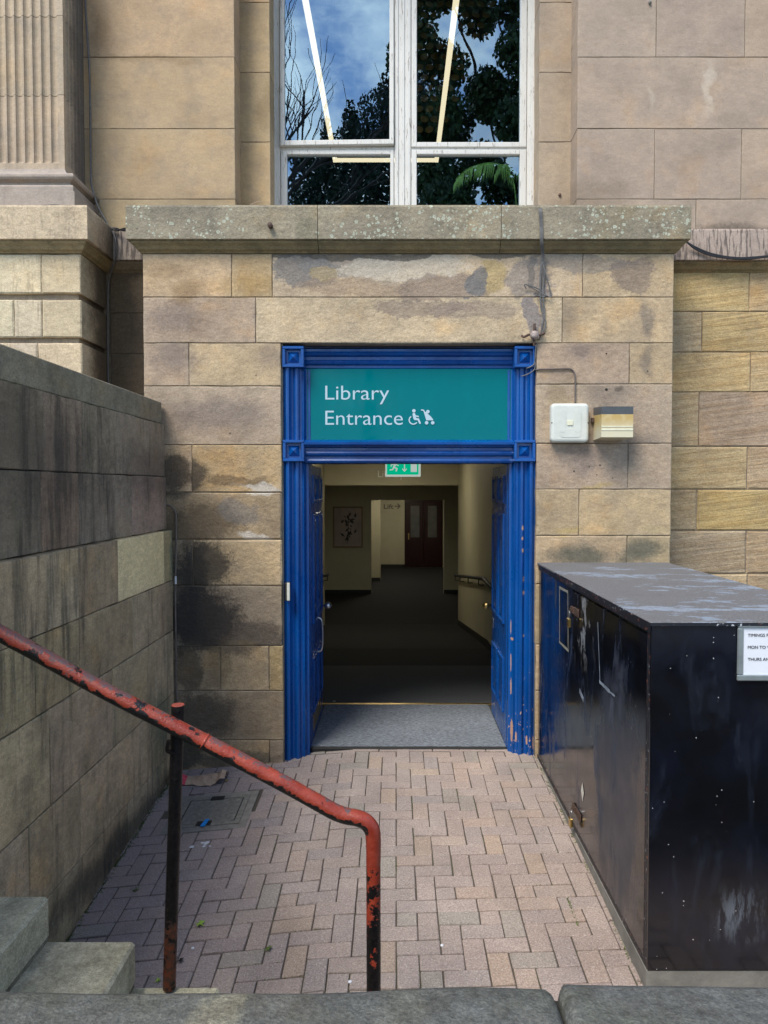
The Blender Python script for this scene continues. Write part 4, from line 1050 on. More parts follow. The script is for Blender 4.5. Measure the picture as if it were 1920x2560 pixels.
M['lift'] = simple('grey_brown_lettering', (.13, .11, .09), .5)
M['lift_pale'] = simple('pale_grey_lettering', (.95, .95, .92), .5)
tag(text('Library', 'wall_lettering', M['lift_pale'], None, px(945, YR1 - .025), pz(1193, YR1), .125, .48, YR1 - .023), 'pale grey letters on the corridor bulkhead, partly hidden by the exit sign', 'lettering')
lf = thing('lift_sign', 'dark Lift lettering with right pointing arrow on the far cream wall', 'sign', (-.1, YB3, 1.35))
text('Lift', 'lettering', M['lift'], lf, px(829 * D2P, YB3), pz(1099 * D2P, YB3), .15, .31, YB3 - .004, .02)
s = MB(); kf = (YB3 + DCAM) / F * D2P
def Q(a, b): return (px(a * D2P, YB3), pz(b * D2P, YB3))
capsule(s, Q(853, 1093.5), Q(863, 1093.5), 1.1 * kf, YB3 - .006, YB3 - .004); capsule(s, Q(864, 1093.5), Q(859, 1088.5), 1.1 * kf, YB3 - .0065, YB3 - .004); capsule(s, Q(864, 1093.5), Q(859, 1098.5), 1.1 * kf, YB3 - .007, YB3 - .004)
s.build('arrow', M['lift'], lf)

# red double door at the end of the corridor
rd = thing('red_door', 'dark red glazed double door at the far end of the corridor', 'door', (.9, YB3, ZF))
rx0, rx1 = Q(878, 0)[0], Q(952, 0)[0]; rt = Q(0, 1083)[1]; mid = (rx0 + rx1) / 2
for a, b in ((rx0, mid - .004), (mid + .004, rx1)):
    l_ = MB().box(a, b, YB3 - .06, YB3 - .01, ZF + .01, rt, .004).build('door_leaf', M['wood'], rd)
    MB().box(a + .13, b - .13, YB3 - .064, YB3 - .06, .42, rt - .14).build('glass_panel', M['dimglass'], l_)
    for za, zb in ((ZF + .2, ZF + .62),): MB().box(a + .13, b - .13, YB3 - .07, YB3 - .06, za, zb, .006).build('lower_panel', M['wood'], l_)
MB().box(rx0 + .05, rx0 + .09, YB3 - .08, YB3 - .06, .35, .55).build('finger_plate', M['brass'], rd)
MB().box(rx0 - .06, rx0, YB3 - .03, YB3, ZF, rt + .06).box(rx1, rx1 + .06, YB3 - .03, YB3, ZF, rt + .06).box(rx0, rx1, YB3 - .03, YB3, rt, rt + .06).each('door_frame', M['wood'], rd)

# framed plant print
fp = thing('framed_picture', 'brown framed print of dark leaves on pale pink ground on the corridor wall', 'picture', (-1.2, YB1, .8))
fx0, fx1 = px(719 * D2P, YB1), px(784 * D2P, YB1); fz1, fz0 = pz(1094 * D2P, YB1), pz(1183 * D2P, YB1)
s = MB(); w_ = .04
s.box(fx0, fx1, YB1 - .03, YB1 - .002, fz0, fz0 + w_).box(fx0, fx1, YB1 - .03, YB1 - .002, fz1 - w_, fz1).box(fx0, fx0 + w_, YB1 - .03, YB1 - .002, fz0 + w_, fz1 - w_).box(fx1 - w_, fx1, YB1 - .03, YB1 - .002, fz0 + w_, fz1 - w_)
s.each('picture_frame', simple('frame_brown', (.26, .19, .12), .5), fp)
M['print'] = simple('print_pink', (.50, .40, .36), .4, var=.2, scale=4)
MB().box(fx0 + w_, fx1 - w_, YB1 - .012, YB1 - .004, fz0 + w_, fz1 - w_).build('print_sheet', M['print'], fp)
s = MB(); cx = (fx0 + fx1) / 2; yv = YB1 - .0135
capsule(s, (cx - .02, fz0 + .1), (cx + .03, fz1 - .12), .007, yv, yv + .001)
for i in range(34):
    a = R.uniform(0, 6.28); z_ = R.uniform(fz0 + .18, fz1 - .16); r_ = R.uniform(.0, .22); c = (cx + r_ * math.cos(a), z_); l_ = R.uniform(.03, .075); d_ = R.uniform(0, 3.14)
    ux, uz = math.cos(d_) * l_, math.sin(d_) * l_; nx_, nz_ = -uz * .42, ux * .42; yq = yv - .00008 * i
    s.add([(c[0] - ux, yq, c[1] - uz), (c[0] + nx_, yq, c[1] + nz_), (c[0] + ux, yq, c[1] + uz), (c[0] - nx_, yq, c[1] - nz_)], [(0, 1, 2, 3)])
s.build('printed_leaves', simple('print_dark', (.035, .03, .03), .4), fp)

# ------------------------------------------------------------------ room behind the tall window
MB().box(-5, -4.9, 1.2, 15, 3.2, 9.6).box(4.9, 5, 1.2, 15, 3.2, 9.6).box(-5, 5, 15, 15.1, 3.2, 9.6).each('upper_room_wall', M['room'], lib)
MB().box(-5, 5, 1.2, 15.1, 9.6, 9.7).build('upper_room_ceiling', M['room'], lib)
MB().box(-5, 5, 1.0, 15.1, 3.15, 3.25).build('upper_room_floor', M['room'], lib)
MB().box(-5, XSL - .04, 1.2, 1.3, 3.2, 9.6).box(XSR + .04, 5, 1.2, 1.3, 3.2, 9.6).box(XSL - .04, XSR + .04, 1.2, 1.3, 7.2, 9.6).box(XSL - .04, XSR + .04, 1.2, 1.3, 3.2, 4.0).each('upper_room_wall', M['room'], lib)
hl = 6.7; yl = hl_d = None
def LP(u, v):  # point of the light loop plane z = hl
    d = ray(u, v); t = (hl - ZCAM) / d.z; return (d.x * t, -DCAM + d.y * t)
a = LP(838, 406); b = LP(1091, 406); ym = (a[1] + b[1]) / 2
led = thing('led_light_loop', 'glowing cream rectangular strip light hanging from the ceiling inside the upper window', 'light', (0, ym, hl))
yn = 1.5
for nm, (xa, xb, ya_, yb_) in (('light_bar', (a[0] - .028, a[0] + .028, yn, ym)), ('light_bar', (b[0] - .028, b[0] + .028, yn, ym)), ('light_bar', (a[0] + .028, b[0] - .028, ym - .03, ym - .004)), ('light_bar', (a[0] + .028, b[0] - .028, yn, yn + .045))):
    MB().box(xa, xb, ya_, yb_, hl, hl + .05).build(nm, M['led'], led)
for x in (a[0], b[0]):
    for y in (2.6, ym - .3): MB().tube([(x, y, hl + .05), (x, y, 9.6)], .006, 6).build('suspension_wire', M['steel'], led)
# hanging gold discs
gd = thing('disc_screen', 'hanging screen of small gold discs inside the right window pane', 'screen', (.6, 5.6, 7.2))
dmesh = MB(); dmesh.lathe([(.001, -.004), (.055, -.004), (.055, .004), (.001, .004)], (0, 0, 0), 'y', 14)
dd = bpy.data.meshes.new('disc'); dd.from_pydata(dmesh.v, [], dmesh.f); dd.materials.append(M['gold'])
for i in range(9):
    for j in range(18):
        o = bpy.data.objects.new('disc', dd); x = .34 + i * .15 + (j % 2) * .075; z = 7.25 + j * .15
        if i > 2 + j * .45: continue
        link(o, (x, 5.6, z), gd); o.scale = (1.1,) * 3; o.rotation_euler = (rad(-25), rad(R.uniform(-15, 15)), rad(R.uniform(-25, 25)))
# palm
pm = thing('potted_palm', 'green feathery palm frond leaning behind the lower right window pane', 'plant', (1.15, 1.55, 3.25))
MB().lathe([(.14, 0), (.19, .32), (.20, .34), (.17, .34), (.16, .30), (.001, .30)], (1.15, 1.55, 3.25), 'z').build('pot', M['room'], pm)
def frond(pts, n_, Lf, nm='frond'):
    C = catmull(pts, 10); s = MB(); s.tube(C, .007, 5)
    for k in range(n_):
        t = .25 + .75 * k / n_; i = int(t * (len(C) - 2)); p = C[i].lerp(C[i + 1], t * (len(C) - 2) - i); d = (C[i + 1] - C[i]).normalized()
        for sd in (-1, 1):
            l_ = Lf * (1 - .45 * abs(t - .55) / .45) * R.uniform(.85, 1.1)
            side = Vector((0, sd * .3, 0)); q1 = p + d * l_ * .35 + side * l_ * .25 + Vector((0, 0, -.12 * l_)); q2 = p + d * l_ * .45 + side * l_ * .38 + Vector((0, 0, -.75 * l_))
            w_ = .009; wv = Vector((d.x, 0, d.z)).normalized() * w_
            s.add([p - wv * .5, p + wv * .5, q1 + wv, q1 - wv, q2], [(0, 1, 2, 3), (3, 2, 4)])
    s.build(nm, M['palm'], pm)
yp = 1.27
def PP(u, v): x, z = W(u, v, yp); return Vector((x, yp, z))
base_ = Vector((1.15, 1.5, 3.5))
frond([base_, PP(1290, 500), PP(1265, 425), PP(1225, 408), PP(1172, 422), PP(1140, 450)], 34, .22)
frond([base_, PP(1300, 480), PP(1285, 430), PP(1262, 412), PP(1240, 430)], 18, .18)
frond([base_, PP(1310, 470), PP(1320, 420), PP(1345, 400), PP(1380, 420)], 22, .22)

# ================================================================== LEFT STAIR WALL
sw = thing('stair_side_wall', 'dark soot streaked stone block wall with flat coping left of the ramp', 'wall', (-1.9, -1.8, -.1))
rows = [(2.07, 2.453, 1.682, [113, 209, 294]), (1.685, 2.07, 1.672, [103, 198, 330]), (1.317, 1.685, 1.631, [117, 195, 294, 409]), (.95, 1.317, 1.631, [194, 329, 395]), (.487, .95, 1.631, [115, 276, 385]), (.07, .487, 1.631, [59, 190, 343]), (-.5, .07, 1.631, [193, 310, 390])]
YEND = -.018
for z0, z1, X, js in rows:
    ys_ = sorted(F * X / (990 - u) - DCAM for u in js)
    first = ys_[0]; pre = []
    y_ = first
    while y_ > -4.6: y_ -= R.uniform(.42, .6); pre.append(y_)
    ys_ = pre[::-1] + ys_ + [YEND]
    for i in range(len(ys_) - 1):
        c = vary((.46, .355, .21), .18)
        if z0 > 1.6: c = vary((.29, .23, .16), .26)
        if z0 < .5: c = vary((.52, .405, .245), .13)
        block(sw, ys_[i], ys_[i + 1], z0, z1, -X, .3, M['stairwall'], c, axis='x', gap=.0028, cham=.005, jit=.003)
# the newer pale replacement stone
for o in [o for o in sw.children if o.type == 'MESH']:
    b = [v.co for v in o.data.vertices]; y0_ = min(v.y for v in b); y1_ = max(v.y for v in b); z0_ = min(v.z for v in b)
    if abs(z0_ - 1.319) < .02 and abs((y0_ + y1_) / 2 - (F * 1.631 / (990 - 352) - DCAM)) < .22:
        o.color = (.80, .65, .36, 1); o.data.materials[0] = stone_mat('stone_replacement', greyf=.15, mott=.35, edge=.05, bump=.2, plane='x'); o['label'] = 'pale new replacement stone'
MB().box(-2.05, -1.700, -4.9, YEND, -.6, 2.45).build('wall_core', M['mortar_dark'], sw)
ce = [-4.9, -3.75, -3.05, -2.2, -1.25, YEND]
for i in range(5): MB().box(-2.10, -1.700, ce[i] + .002, ce[i + 1] - .002, 2.455, 2.612, .006).build('coping_stone', M['stair_cope'], sw, color=vary((.26, .23, .165), .1))

# ================================================================== STEPS
stp = thing('stone_steps', 'worn grey green sandstone steps rising to the left in front of the ramp', 'steps', (-1.0, -3.4, -.2)); YB_ = -2.70
cs = [W(123.6, 2238, YB_), W(340, 2351, YB_), W(551, 2465, YB_)]
run = (cs[2][0] - cs[0][0]) / 2; rise = (cs[0][1] - cs[2][1]) / 2
allc = [(cs[0][0] - run * k, cs[0][1] + rise * k) for k in (3, 2, 1)] + cs + [(cs[2][0] + run * k, cs[2][1] - rise * k) for k in (1,)]
for k, (x, z) in enumerate(allc):
    xp = x - run if k else x - .8
    MB().box(xp + .002 - .03 * (k > 0), x, -4.0, YB_, z - rise + .015, z, .011).build('step', M['step'], stp, color=vary((.56, .52, .37), .06))
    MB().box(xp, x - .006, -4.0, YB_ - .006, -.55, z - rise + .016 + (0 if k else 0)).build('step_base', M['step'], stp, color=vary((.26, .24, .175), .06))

# ================================================================== LOW FOREGROUND WALL
fw = thing('low_wall', 'low grey wall with rounded weathered coping stones across the very front', 'wall', (.2, -4.1, 0))
zt_ = .955
def cope(x0, x1, yb, sagf):
    bm = bmesh.new(); nx_ = 60; prof = [(-4.33, .84), (-4.335, .97), (-4.32, .988), (-4.29, .998), (-4.2, 1.0), (-4.1, 1.0), (yb - .03, .997), (yb - .012, .990), (yb - .003, .976), (yb, .95), (yb, .84)]
    vs = []; k = len(prof)
    for i in range(nx_ + 1):
        t = i / nx_; t = (1 - math.cos(math.pi * t)) / 2 if True else t; x = x0 + (x1 - x0) * t; e = min(t, 1 - t) * (x1 - x0)
        dz = -.016 * max(0, 1 - e / .018) ** 2 + .004 * math.sin(x * 5.1 + 1) + .002 * math.sin(x * 13)
        dy = -.02 * max(0, 1 - e / .016) ** 2 + .004 * math.sin(x * 7.3) + sagf * (t - .5)
        vs += [(x, y + (dy if y > -4.1 else 0), z + (dz if z > .92 else 0) + (.007 if x0 > 0 else 0)) for y, z in prof]
    fs = [(i * k + j, i * k + (j + 1) % k, (i + 1) * k + (j + 1) % k, (i + 1) * k + j) for i in range(nx_) for j in range(k)] + [tuple(range(k)), tuple(nx_ * k + j for j in range(k))]
    o = fix(mesh('coping_stone', vs, fs, M['fore'], fw, smooth=True, color=vary((.125, .13, .12), .04))); return o
xj = W(1385, 2480, -3.93)[0]
cope(-2.6, xj - .003, -3.942, .012); cope(xj + .003, 2.4, -3.925, .006)
MB().box(-2.6, 2.4, -4.28, -4.0, -.6, .84).build('wall_body', M['step'], fw, color=(.2, .18, .14))
MB().box(xj - .004, xj + .004, -4.3, -3.955, .84, .975).build('joint_moss', M['mortar_dark'], fw)

# ================================================================== RED HANDRAIL
hr = thing('red_handrail', 'chipped red painted tubular handrail sloping down beside the stone steps', 'handrail', (-.6, -2.78, -.1)); YRAIL = -2.78
def RP(u, v, y=YRAIL): x, z = W(u, v, y); return Vector((x, y, z))
split = RP(899, 2047)
p0 = RP(-900, 1583 - 900 * .531); c1 = RP(512, 1855)
up = [p0, RP(0, 1583), RP(241, 1716), c1 - Vector((.004, 0, -.002))]
MB().tube(catmull(up, 6), .0287, 16, caps=False).build('rail_tube', M['rail'], hr, smooth=True)
MB().tube([c1 - Vector((.004, 0, -.002)), c1 + Vector((.004, 0, -.002))], .0312, 16).build('rail_collar', M['rail'], hr, smooth=True)
low = catmull([c1 + Vector((.004, 0, -.002)), RP(693, 1950), RP(810, 2015)], 5)[:-1] + catmull([RP(810, 2015), RP(838, 2030), RP(866, 2040), RP(893, 2045), RP(915, 2055), RP(930, 2075), RP(933.5, 2105), RP(933.5, 2160)], 5)
MB().tube(low, [.0287 if i < len(low) - 12 else .0287 - .0029 * (i - len(low) + 12) / 11 for i in range(len(low))], 16, caps=False).build('rail_tube', M['rail'], hr, smooth=True)
b_ = RP(933.5, 2160); MB().tube([b_, Vector((b_.x + .001, YRAIL, -.30))], .0258, 16, caps=False).build('post', M['rail_end'], hr, smooth=True)
t_ = RP(445, 1763, YRAIL + .052); bt = RP(423, 2470, YRAIL + .052)
MB().tube([t_, bt], .0235, 16, caps=False).build('post', M['post'], hr, smooth=True)
MB().lathe([(.0236, 0), (.0225, .003), (.001, .0035)], t_, 'z').build('post_cap', M['red'], hr)
q = RP(430, 1838); MB().tube(catmull([q + Vector((-.012, .0, -.02)), q + Vector((-.02, .012, -.06)), q + Vector((0, .035, -.075))]), .008, 8).build('rail_bracket', M['post'], hr)

# ================================================================== CABINET
cb = thing('metal_cabinet', 'scuffed black and navy metal storage cabinet with worn flat top beside the door', 'cabinet', (1.5, -1.2, 0))
X0, X1, Yf, ZT_ = 1.044, 1.98, -2.39, 1.445
def cbz(y): return .0 - .010 * min(max(-y / 2.39, 0), 1)
def prismx(xa, xb, poly, bev=0):
    s = MB(); n_ = len(poly); vs = [(xa, y, z) for y, z in poly] + [(xb, y, z) for y, z in poly]
    s.add(vs, [tuple(range(n_)), tuple(range(n_, 2 * n_))[::-1]] + [(i, (i + 1) % n_, (i + 1) % n_ + n_, i + n_) for i in range(n_)]); return s
prismx(X0 + .012, X1, [(-.006, .005), (Yf + .012, cbz(Yf)), (Yf + .012, ZT_ - .015), (-.006, ZT_ - .015)]).build('carcass', M['cab_front'], cb)
ysm = -1.05; zt2 = ZT_ - .052
prismx(X0, X0 + .0115, [(-.03, cbz(-.03) + .03), (ysm + .004, cbz(ysm) + .03), (ysm + .004, zt2), (-.03, zt2)]).build('cabinet_door', M['cab_side'], cb)
d2 = prismx(X0 - .0015, X0 + .0115, [(ysm - .004, cbz(ysm) + .03), (Yf + .05, cbz(Yf) + .03), (Yf + .05, zt2 - .012), (ysm - .004, zt2 - .012)]).build('cabinet_door', M['cab_side'], cb)
prismx(X0 - .001, X0 + .0115, [(Yf + .047, cbz(Yf)), (Yf + .0125, cbz(Yf)), (Yf + .0125, zt2), (Yf + .047, zt2)]).build('corner_strip', M['cab_edge'], cb)
prismx(X0 - .001, X0 + .0115, [(-.006, .0), (Yf + .047, cbz(Yf)), (Yf + .047, cbz(Yf) + .027), (-.006, .027)]).build('bottom_strip', M['cab_edge'], cb)
MB().box(X0 - .001, X1, Yf, Yf + .012, cbz(Yf), ZT_ - .017, .002).build('front_panel', M['cab_front'], cb)
MB().box(X0 - .001, X0 + .0115, Yf + .0125, -.006, zt2, ZT_ - .0155).build('top_strip', M['cab_edge'], cb)
MB().box(X0 - .010, X1 + .01, Yf - .012, -.004, ZT_ - .015, ZT_, .003).build('lid', M['cab_top'], cb)
MB().box(X0 - .0105, X0 - .0085, Yf - .0125, -.6, ZT_ - .042, ZT_ - .004).box(X0 - .0105, X1 + .01, Yf - .0135, Yf - .0122, ZT_ - .016, ZT_ - .003).build('lid_edge', M['cab_edge'], cb)
pz_ = MB(); pz_.add([(X0 - .003, -.008, -.6), (X0 - .004, Yf + .004, -.6), (X1 + .03, Yf + .004, -.6), (X1 + .03, -.008, -.6), (X0 - .003, -.008, -.008), (X0 - .004, Yf + .004, cbz(Yf) - .006), (X1 + .03, Yf + .004, cbz(Yf) - .006), (X1 + .03, -.008, -.008)], [(0, 1, 2, 3), (4, 5, 6, 7), (0, 1, 5, 4), (1, 2, 6, 5), (2, 3, 7, 6), (3, 0, 4, 7)])
pz_.build('concrete_plinth', M['conc'], cb)
# taped outlines and hasps on the side doors
def SX(u, v, dx=.0025): y, z = WX(u, v, X0 - dx); return (y, z)
def strip_side(pa, pb, w_, name, m_, par=cb, dx=.0025, seg=5):
    a = Vector(SX(*pa, dx)); b = Vector(SX(*pb, dx)); d = (b - a).normalized(); nn = Vector((-d.y, d.x)) * w_ / 2
    vs = []
    for i in range(seg + 1):
        p = a.lerp(b, i / seg); j = R.uniform(.7, 1.1)
        vs += [(X0 - dx, p.x + nn.x * j, p.y + nn.y * j), (X0 - dx, p.x - nn.x * j, p.y - nn.y * j)]
    return vs, [(2 * i, 2 * i + 1, 2 * i + 3, 2 * i + 2) for i in range(seg)]
C3 = lambda a, b: (1300 + a / 2.676, 1380 + b / 2.676)
s = MB(); cnt = 0
for a, b in (((262, 236), (322, 268)), ((265, 240), (265, 600)), ((320, 268), (322, 662)), ((262, 600), (325, 662))):
    v_, f_ = strip_side(C3(*a), C3(*b), .018, 't', None, dx=.0025 + .0003 * cnt); cnt += 1; s.add(v_, f_)
s.each('tape_outline', M['tape_grey'], cb)
s = MB(); M['tape_pale'] = simple('pale_tape_residue', (.20, .24, .29), .6, var=.5, scale=40)
for a, b, w_ in (((520, 470), (535, 860), .012), ((530, 865), (600, 935), .02), ((398, 925), (425, 990), .035), ((600, 935), (635, 965), .012)):
    v_, f_ = strip_side(C3(*a), C3(*b), w_, 't', None, dx=.0045 + .0003 * cnt); cnt += 1; s.add(v_, f_)
s.each('tape_residue', M['tape_pale'], cb)
v_, f_ = [], []
y_, z_ = SX(*C3(418, 1595), .003)
MB().add([(X0 - .004, y_ + .03, z_ - .01), (X0 - .004, y_ - .0, z_ + .045), (X0 - .004, y_ - .035, z_ + .0), (X0 - .004, y_ - .005, z_ - .06)], [(0, 1, 2, 3)]).build('white_tag', M['plastic_w'], cb)
for nm, cc, lab in (('top', (360, 395), 'brass padlock on the rusty hasp near the top of the cabinet doors'), ('bottom', (372, 1735), 'brass padlock on the hasp near the foot of the cabinet doors')):
    y_, z_ = SX(*C3(*cc), .01)
    h_ = MB().box(X0 - .010, X0 - .002, y_ - .10, y_ - .005, z_ - .024, z_ + .024, .003).box(X0 - .014, X0 - .002, y_ + .006, y_ + .075, z_ - .020, z_ + .020, .003).build('hasp', M['iron'], cb)
    MB().tube([(X0 - .002, y_ + .02, z_), (X0 - .03, y_ + .02, z_ + .012), (X0 - .035, y_ + .02, z_), (X0 - .03, y_ + .02, z_ - .012), (X0 - .002, y_ + .02, z_ - .004)], .004, 6).build('staple', M['iron'], cb)
    pl = thing('padlock', lab, 'padlock', (X0 - .035, y_ + .02, z_ - .09), 'padlocks on the cabinet')
    yq, zq = y_ + .02, z_ - .045; xq = X0 - .033
    MB().tube(catmull([(xq, yq - .014, zq - .004), (xq, yq - .014, zq + .03), (xq, yq, zq + .045), (xq, yq + .014, zq + .03), (xq, yq + .014, zq - .004)]), .0035, 6).build('shackle', M['steel'], pl)
    MB().box(xq - .009, xq + .009, yq - .021, yq + .021, zq - .052, zq, .004).build('lock_body', M['brass'], pl)
# notice
nb = thing('notice_frame', 'grey snap frame with a white printed timings sheet on the cabinet front', 'notice', (1.5, Yf, 1.2)); yn_ = Yf - .0005
def FX(u, v): return W(u, v, Yf)
n0 = FX(1840, 1701); n1_ = (n0[0] + .42, FX(1840, 1554)[1])
fwid = .025; s = MB()
for q in (((n0[0], n1_[0], n0[1], n0[1] + fwid)), ((n0[0], n1_[0], n1_[1] - fwid, n1_[1])), ((n0[0], n0[0] + fwid, n0[1] + fwid, n1_[1] - fwid)), ((n1_[0] - fwid, n1_[0], n0[1] + fwid, n1_[1] - fwid))): s.box(q[0], q[1], yn_ - .012, yn_, q[2], q[3], .004)
s.each('snap_frame', M['frame_grey'], nb)
MB().box(n0[0] + fwid, n1_[0] - fwid, yn_ - .004, yn_, n0[1] + fwid, n1_[1] - fwid).build('notice_sheet', M['paper'], nb)
for tx, vb in (('TIMINGS FOR', 1591), ('MON TO WED', 1621), ('THURS AND', 1651)):
    p = FX(1868, vb); text(tx, 'lettering', M['ink'], nb, p[0], p[1], .0128, None, yn_ - .0045)

# ================================================================== ALARM BOXES, CABLES
ab = thing('alarm_box', 'square white plastic bell box with rounded corners on the stone beside the door', 'alarm box', (px(1424, 0), -.03, 2.2), 'boxes on the wall')
def rrect(x0, x1, z0, z1, r, n=5):
    P = []
    for cx, cz, a0 in ((x1 - r, z0 + r, -90), (x1 - r, z1 - r, 0), (x0 + r, z1 - r, 90), (x0 + r, z0 + r, 180)):
        for k in range(n + 1): t = rad(a0 + 90 * k / n); P.append((cx + r * math.cos(t), cz + r * math.sin(t)))
    return P
def shell(x0, x1, z0, z1, yb, layers, r, name, m_, par):
    vs = []; n_ = None
    for ins, y in layers:
        q = rrect(x0 + ins, x1 - ins, z0 + ins, z1 - ins, max(r - ins, .006)); n_ = len(q); vs += [(a, y, b) for a, b in q]
    fs = [(k * n_ + i, k * n_ + (i + 1) % n_, (k + 1) * n_ + (i + 1) % n_, (k + 1) * n_ + i) for k in range(len(layers) - 1) for i in range(n_)] + [tuple((len(layers) - 1) * n_ + i for i in range(n_))]
    return fix(mesh(name, vs, fs, m_, par, smooth=False))
ya_ = -.07; wx0, wx1, wz1, wz0 = px(1376, ya_), px(1471, ya_), pz(1008, ya_), pz(1106, ya_)
shell(wx0, wx1, wz0, wz1, 0, [(.004, -.001), (.0, -.02), (.0, -.055), (.004, -.067), (.012, -.074), (.022, -.077)], .030, 'bell_cover', M['plastic_w'], ab)
cx = (wx0 + wx1) / 2
s = MB()
for sx in (-1, 1):
    s.prism(rrect(cx + sx * .055 - .022, cx + sx * .055 + .022, wz0 + .07, wz1 - .045, .02), -.0805, -.0765)
s.prism(rrect(cx - .075, cx + .075, wz0 + .035, wz0 + .10, .028), -.0795, -.0765)
s.build('raised_moulding', M['plastic_w'], ab)
MB().box(cx - .022, cx + .020, -.0825, -.0768, (wz0 + wz1) / 2 - .02, (wz0 + wz1) / 2 + .018, .002).build('label_plate', M['plastic_lab'], ab)
for x in (wx0 + .008, wx1 - .008): MB().lathe([(.006, 0), (.006, -.003), (.001, -.004)], (x, -.069, (wz0 + wz1) / 2), 'y', 8).build('screw', M['iron'], ab)
sb = thing('sounder_box', 'yellowed clear plastic box with a dark grey top band right of the white box', 'alarm box', (px(1540, 0), -.1, 2.2), 'boxes on the wall')
yf_ = -.195; sx0, sx1, sz1, sz0 = px(1502, yf_), px(1581, yf_), pz(1016, yf_), pz(1093, yf_)
bx0, bx1 = px(1481.5, 0) + .0, sx1 - .012
s = MB(); s.add([(bx0, -.0, sz0 - .01), (bx1, -.0, sz0 - .01), (bx1, 0, sz1 + .01), (bx0, 0, sz1 + .01), (sx0, yf_, sz0), (sx1, yf_, sz0), (sx1, yf_, sz1 - .055), (sx0, yf_, sz1 - .055), (bx0, 0, sz1 - .045), (bx1, 0, sz1 - .045)],
    [(4, 5, 6, 7), (0, 4, 7, 8), (5, 1, 9, 6), (0, 1, 5, 4)])
s.build('lens_cover', M['plastic_y'], sb)
s = MB(); s.add([(bx0, 0, sz1 - .045), (bx1, 0, sz1 - .045), (bx1, 0, sz1 + .012), (bx0, 0, sz1 + .012), (sx0, yf_, sz1 - .055), (sx1, yf_, sz1 - .055), (sx1, yf_, sz1), (sx0, yf_, sz1)], [(4, 5, 6, 7), (0, 4, 7, 3), (5, 1, 2, 6), (3, 7, 6, 2)])
s.build('top_band', M['plastic_g'], sb)
MB().box(sx0 + .002, sx1 - .002, yf_ - .003, yf_, sz0 + .048, sz0 + .060).box(sx0 + .002, sx1 - .002, yf_ - .003, yf_, sz0 + .072, sz0 + .078).each('moulded_rib', M['plastic_lab'], sb)
MB().box(bx0 - .02, bx0 + .005, -.03, -.002, 2.46, 2.50, .004).build('cable_gland', M['iron'], sb)

def wires(name, label, cat, runs, m_, r=.004, group=None):
    s = MB()
    for pts in runs: s.tube(catmull(pts, 5), r, 6)
    o = s.build(name, m_, None, smooth=True); tag(o, label, cat, group); return o
def FP(u, v, y): x, z = W(u, v, y); return (x, y, z)
wires('alarm_conduit', 'thin brown conduit bending down into the white bell box', 'cable', [[FP(1339, 925, .0), FP(1350, 923, -.010), FP(1400, 922, -.010), FP(1425, 922, -.010), FP(1435, 930, -.010), FP(1438, 945, -.010), FP(1438, 975, -.010), FP(1438, 1008, -.012)]], M['conduit'], .006)
run_ = []
for k in range(4):
    j = lambda: R.uniform(-5, 5)
    run_.append([FP(1349 + k * 2, 519, -.02), FP(1347 + k * 2.2, 524, -.093), FP(1350 + k * 2, 560, -.094), FP(1351 + k * 2, 603, -.094), FP(1354 + k * 2, 640, -.03), FP(1354 + k * 2 + j(), 690, -.018), FP(1353 + k + j(), 740, -.018), FP(1353 + k * 3, 775, -.014), FP(1356 + j() * 2, 810, -.014), FP(1346 + k, 850, -.014)])
run_.append([FP(1355, 652, -.02), FP(1366, 690, -.03), FP(1377, 735, -.02), FP(1372, 742, -.02), FP(1345, 728, -.02), FP(1318, 712, -.03), FP(1311, 712, -.03), FP(1316, 722, -.02)])
run_.append([FP(1318, 712, -.03), FP(1350, 724, -.02), FP(1362, 742, -.02), FP(1340, 738, -.02)])
run_.append([FP(1342, 858, -.02), FP(1338, 880, .005), FP(1338, 915, .005), FP(1334, 926, .005), FP(1318, 936, .008), FP(1303, 941, .02)])
run_.append([FP(1340, 862, -.02), FP(1337, 905, .005), FP(1328, 916, .005), FP(1316, 921, .01)])
wires('cable_bundle', 'tangled grey cables hanging over the lichen coping down to the door corner', 'cable', run_, M['cable_grey'], .0042)
jn = thing('cable_insulator', 'rusty iron wall bracket with round white insulator at the top right door corner', 'bracket', FP(1336, 842, -.02), None)
c_ = Vector(FP(1336, 838, -.03))
MB().lathe([(.001, -.03), (.022, -.026), (.032, -.010), (.030, .012), (.018, .03)], c_, 'y', 12).build('insulator', simple('flaking_white', (.34, .27, .24), .5, var=.6, scale=55), jn, smooth=True)
MB().tube(catmull([c_ + Vector((-.09, .01, .0)), c_ + Vector((-.075, .0, -.012)), c_ + Vector((-.04, 0, .004)), c_, c_ + Vector((.045, 0, .004)), c_ + Vector((.075, 0, .018))]), .0085, 8).tube([c_ + Vector((0, .01, -.03)), c_ + Vector((0, .01, -.075))], .009, 8).tube([c_ + Vector((.0, .01, .03)), c_ + Vector((.003, .01, .085))], .009, 8).build('iron_bracket', M['iron'], jn)
ycr = .37
wires('slack_cable', 'black cables sagging across the string course right of the bay', 'cable', [[FP(1716, 604, ycr - .02), FP(1740, 618 + k * 3, ycr), FP(1780, 634 + k * 3, ycr), FP(1830, 643 + k * 2, ycr), FP(1880, 643 + k * 2, ycr), FP(1990, 632, ycr)] for k in range(3)], M['cable'], .006)
yc = .455
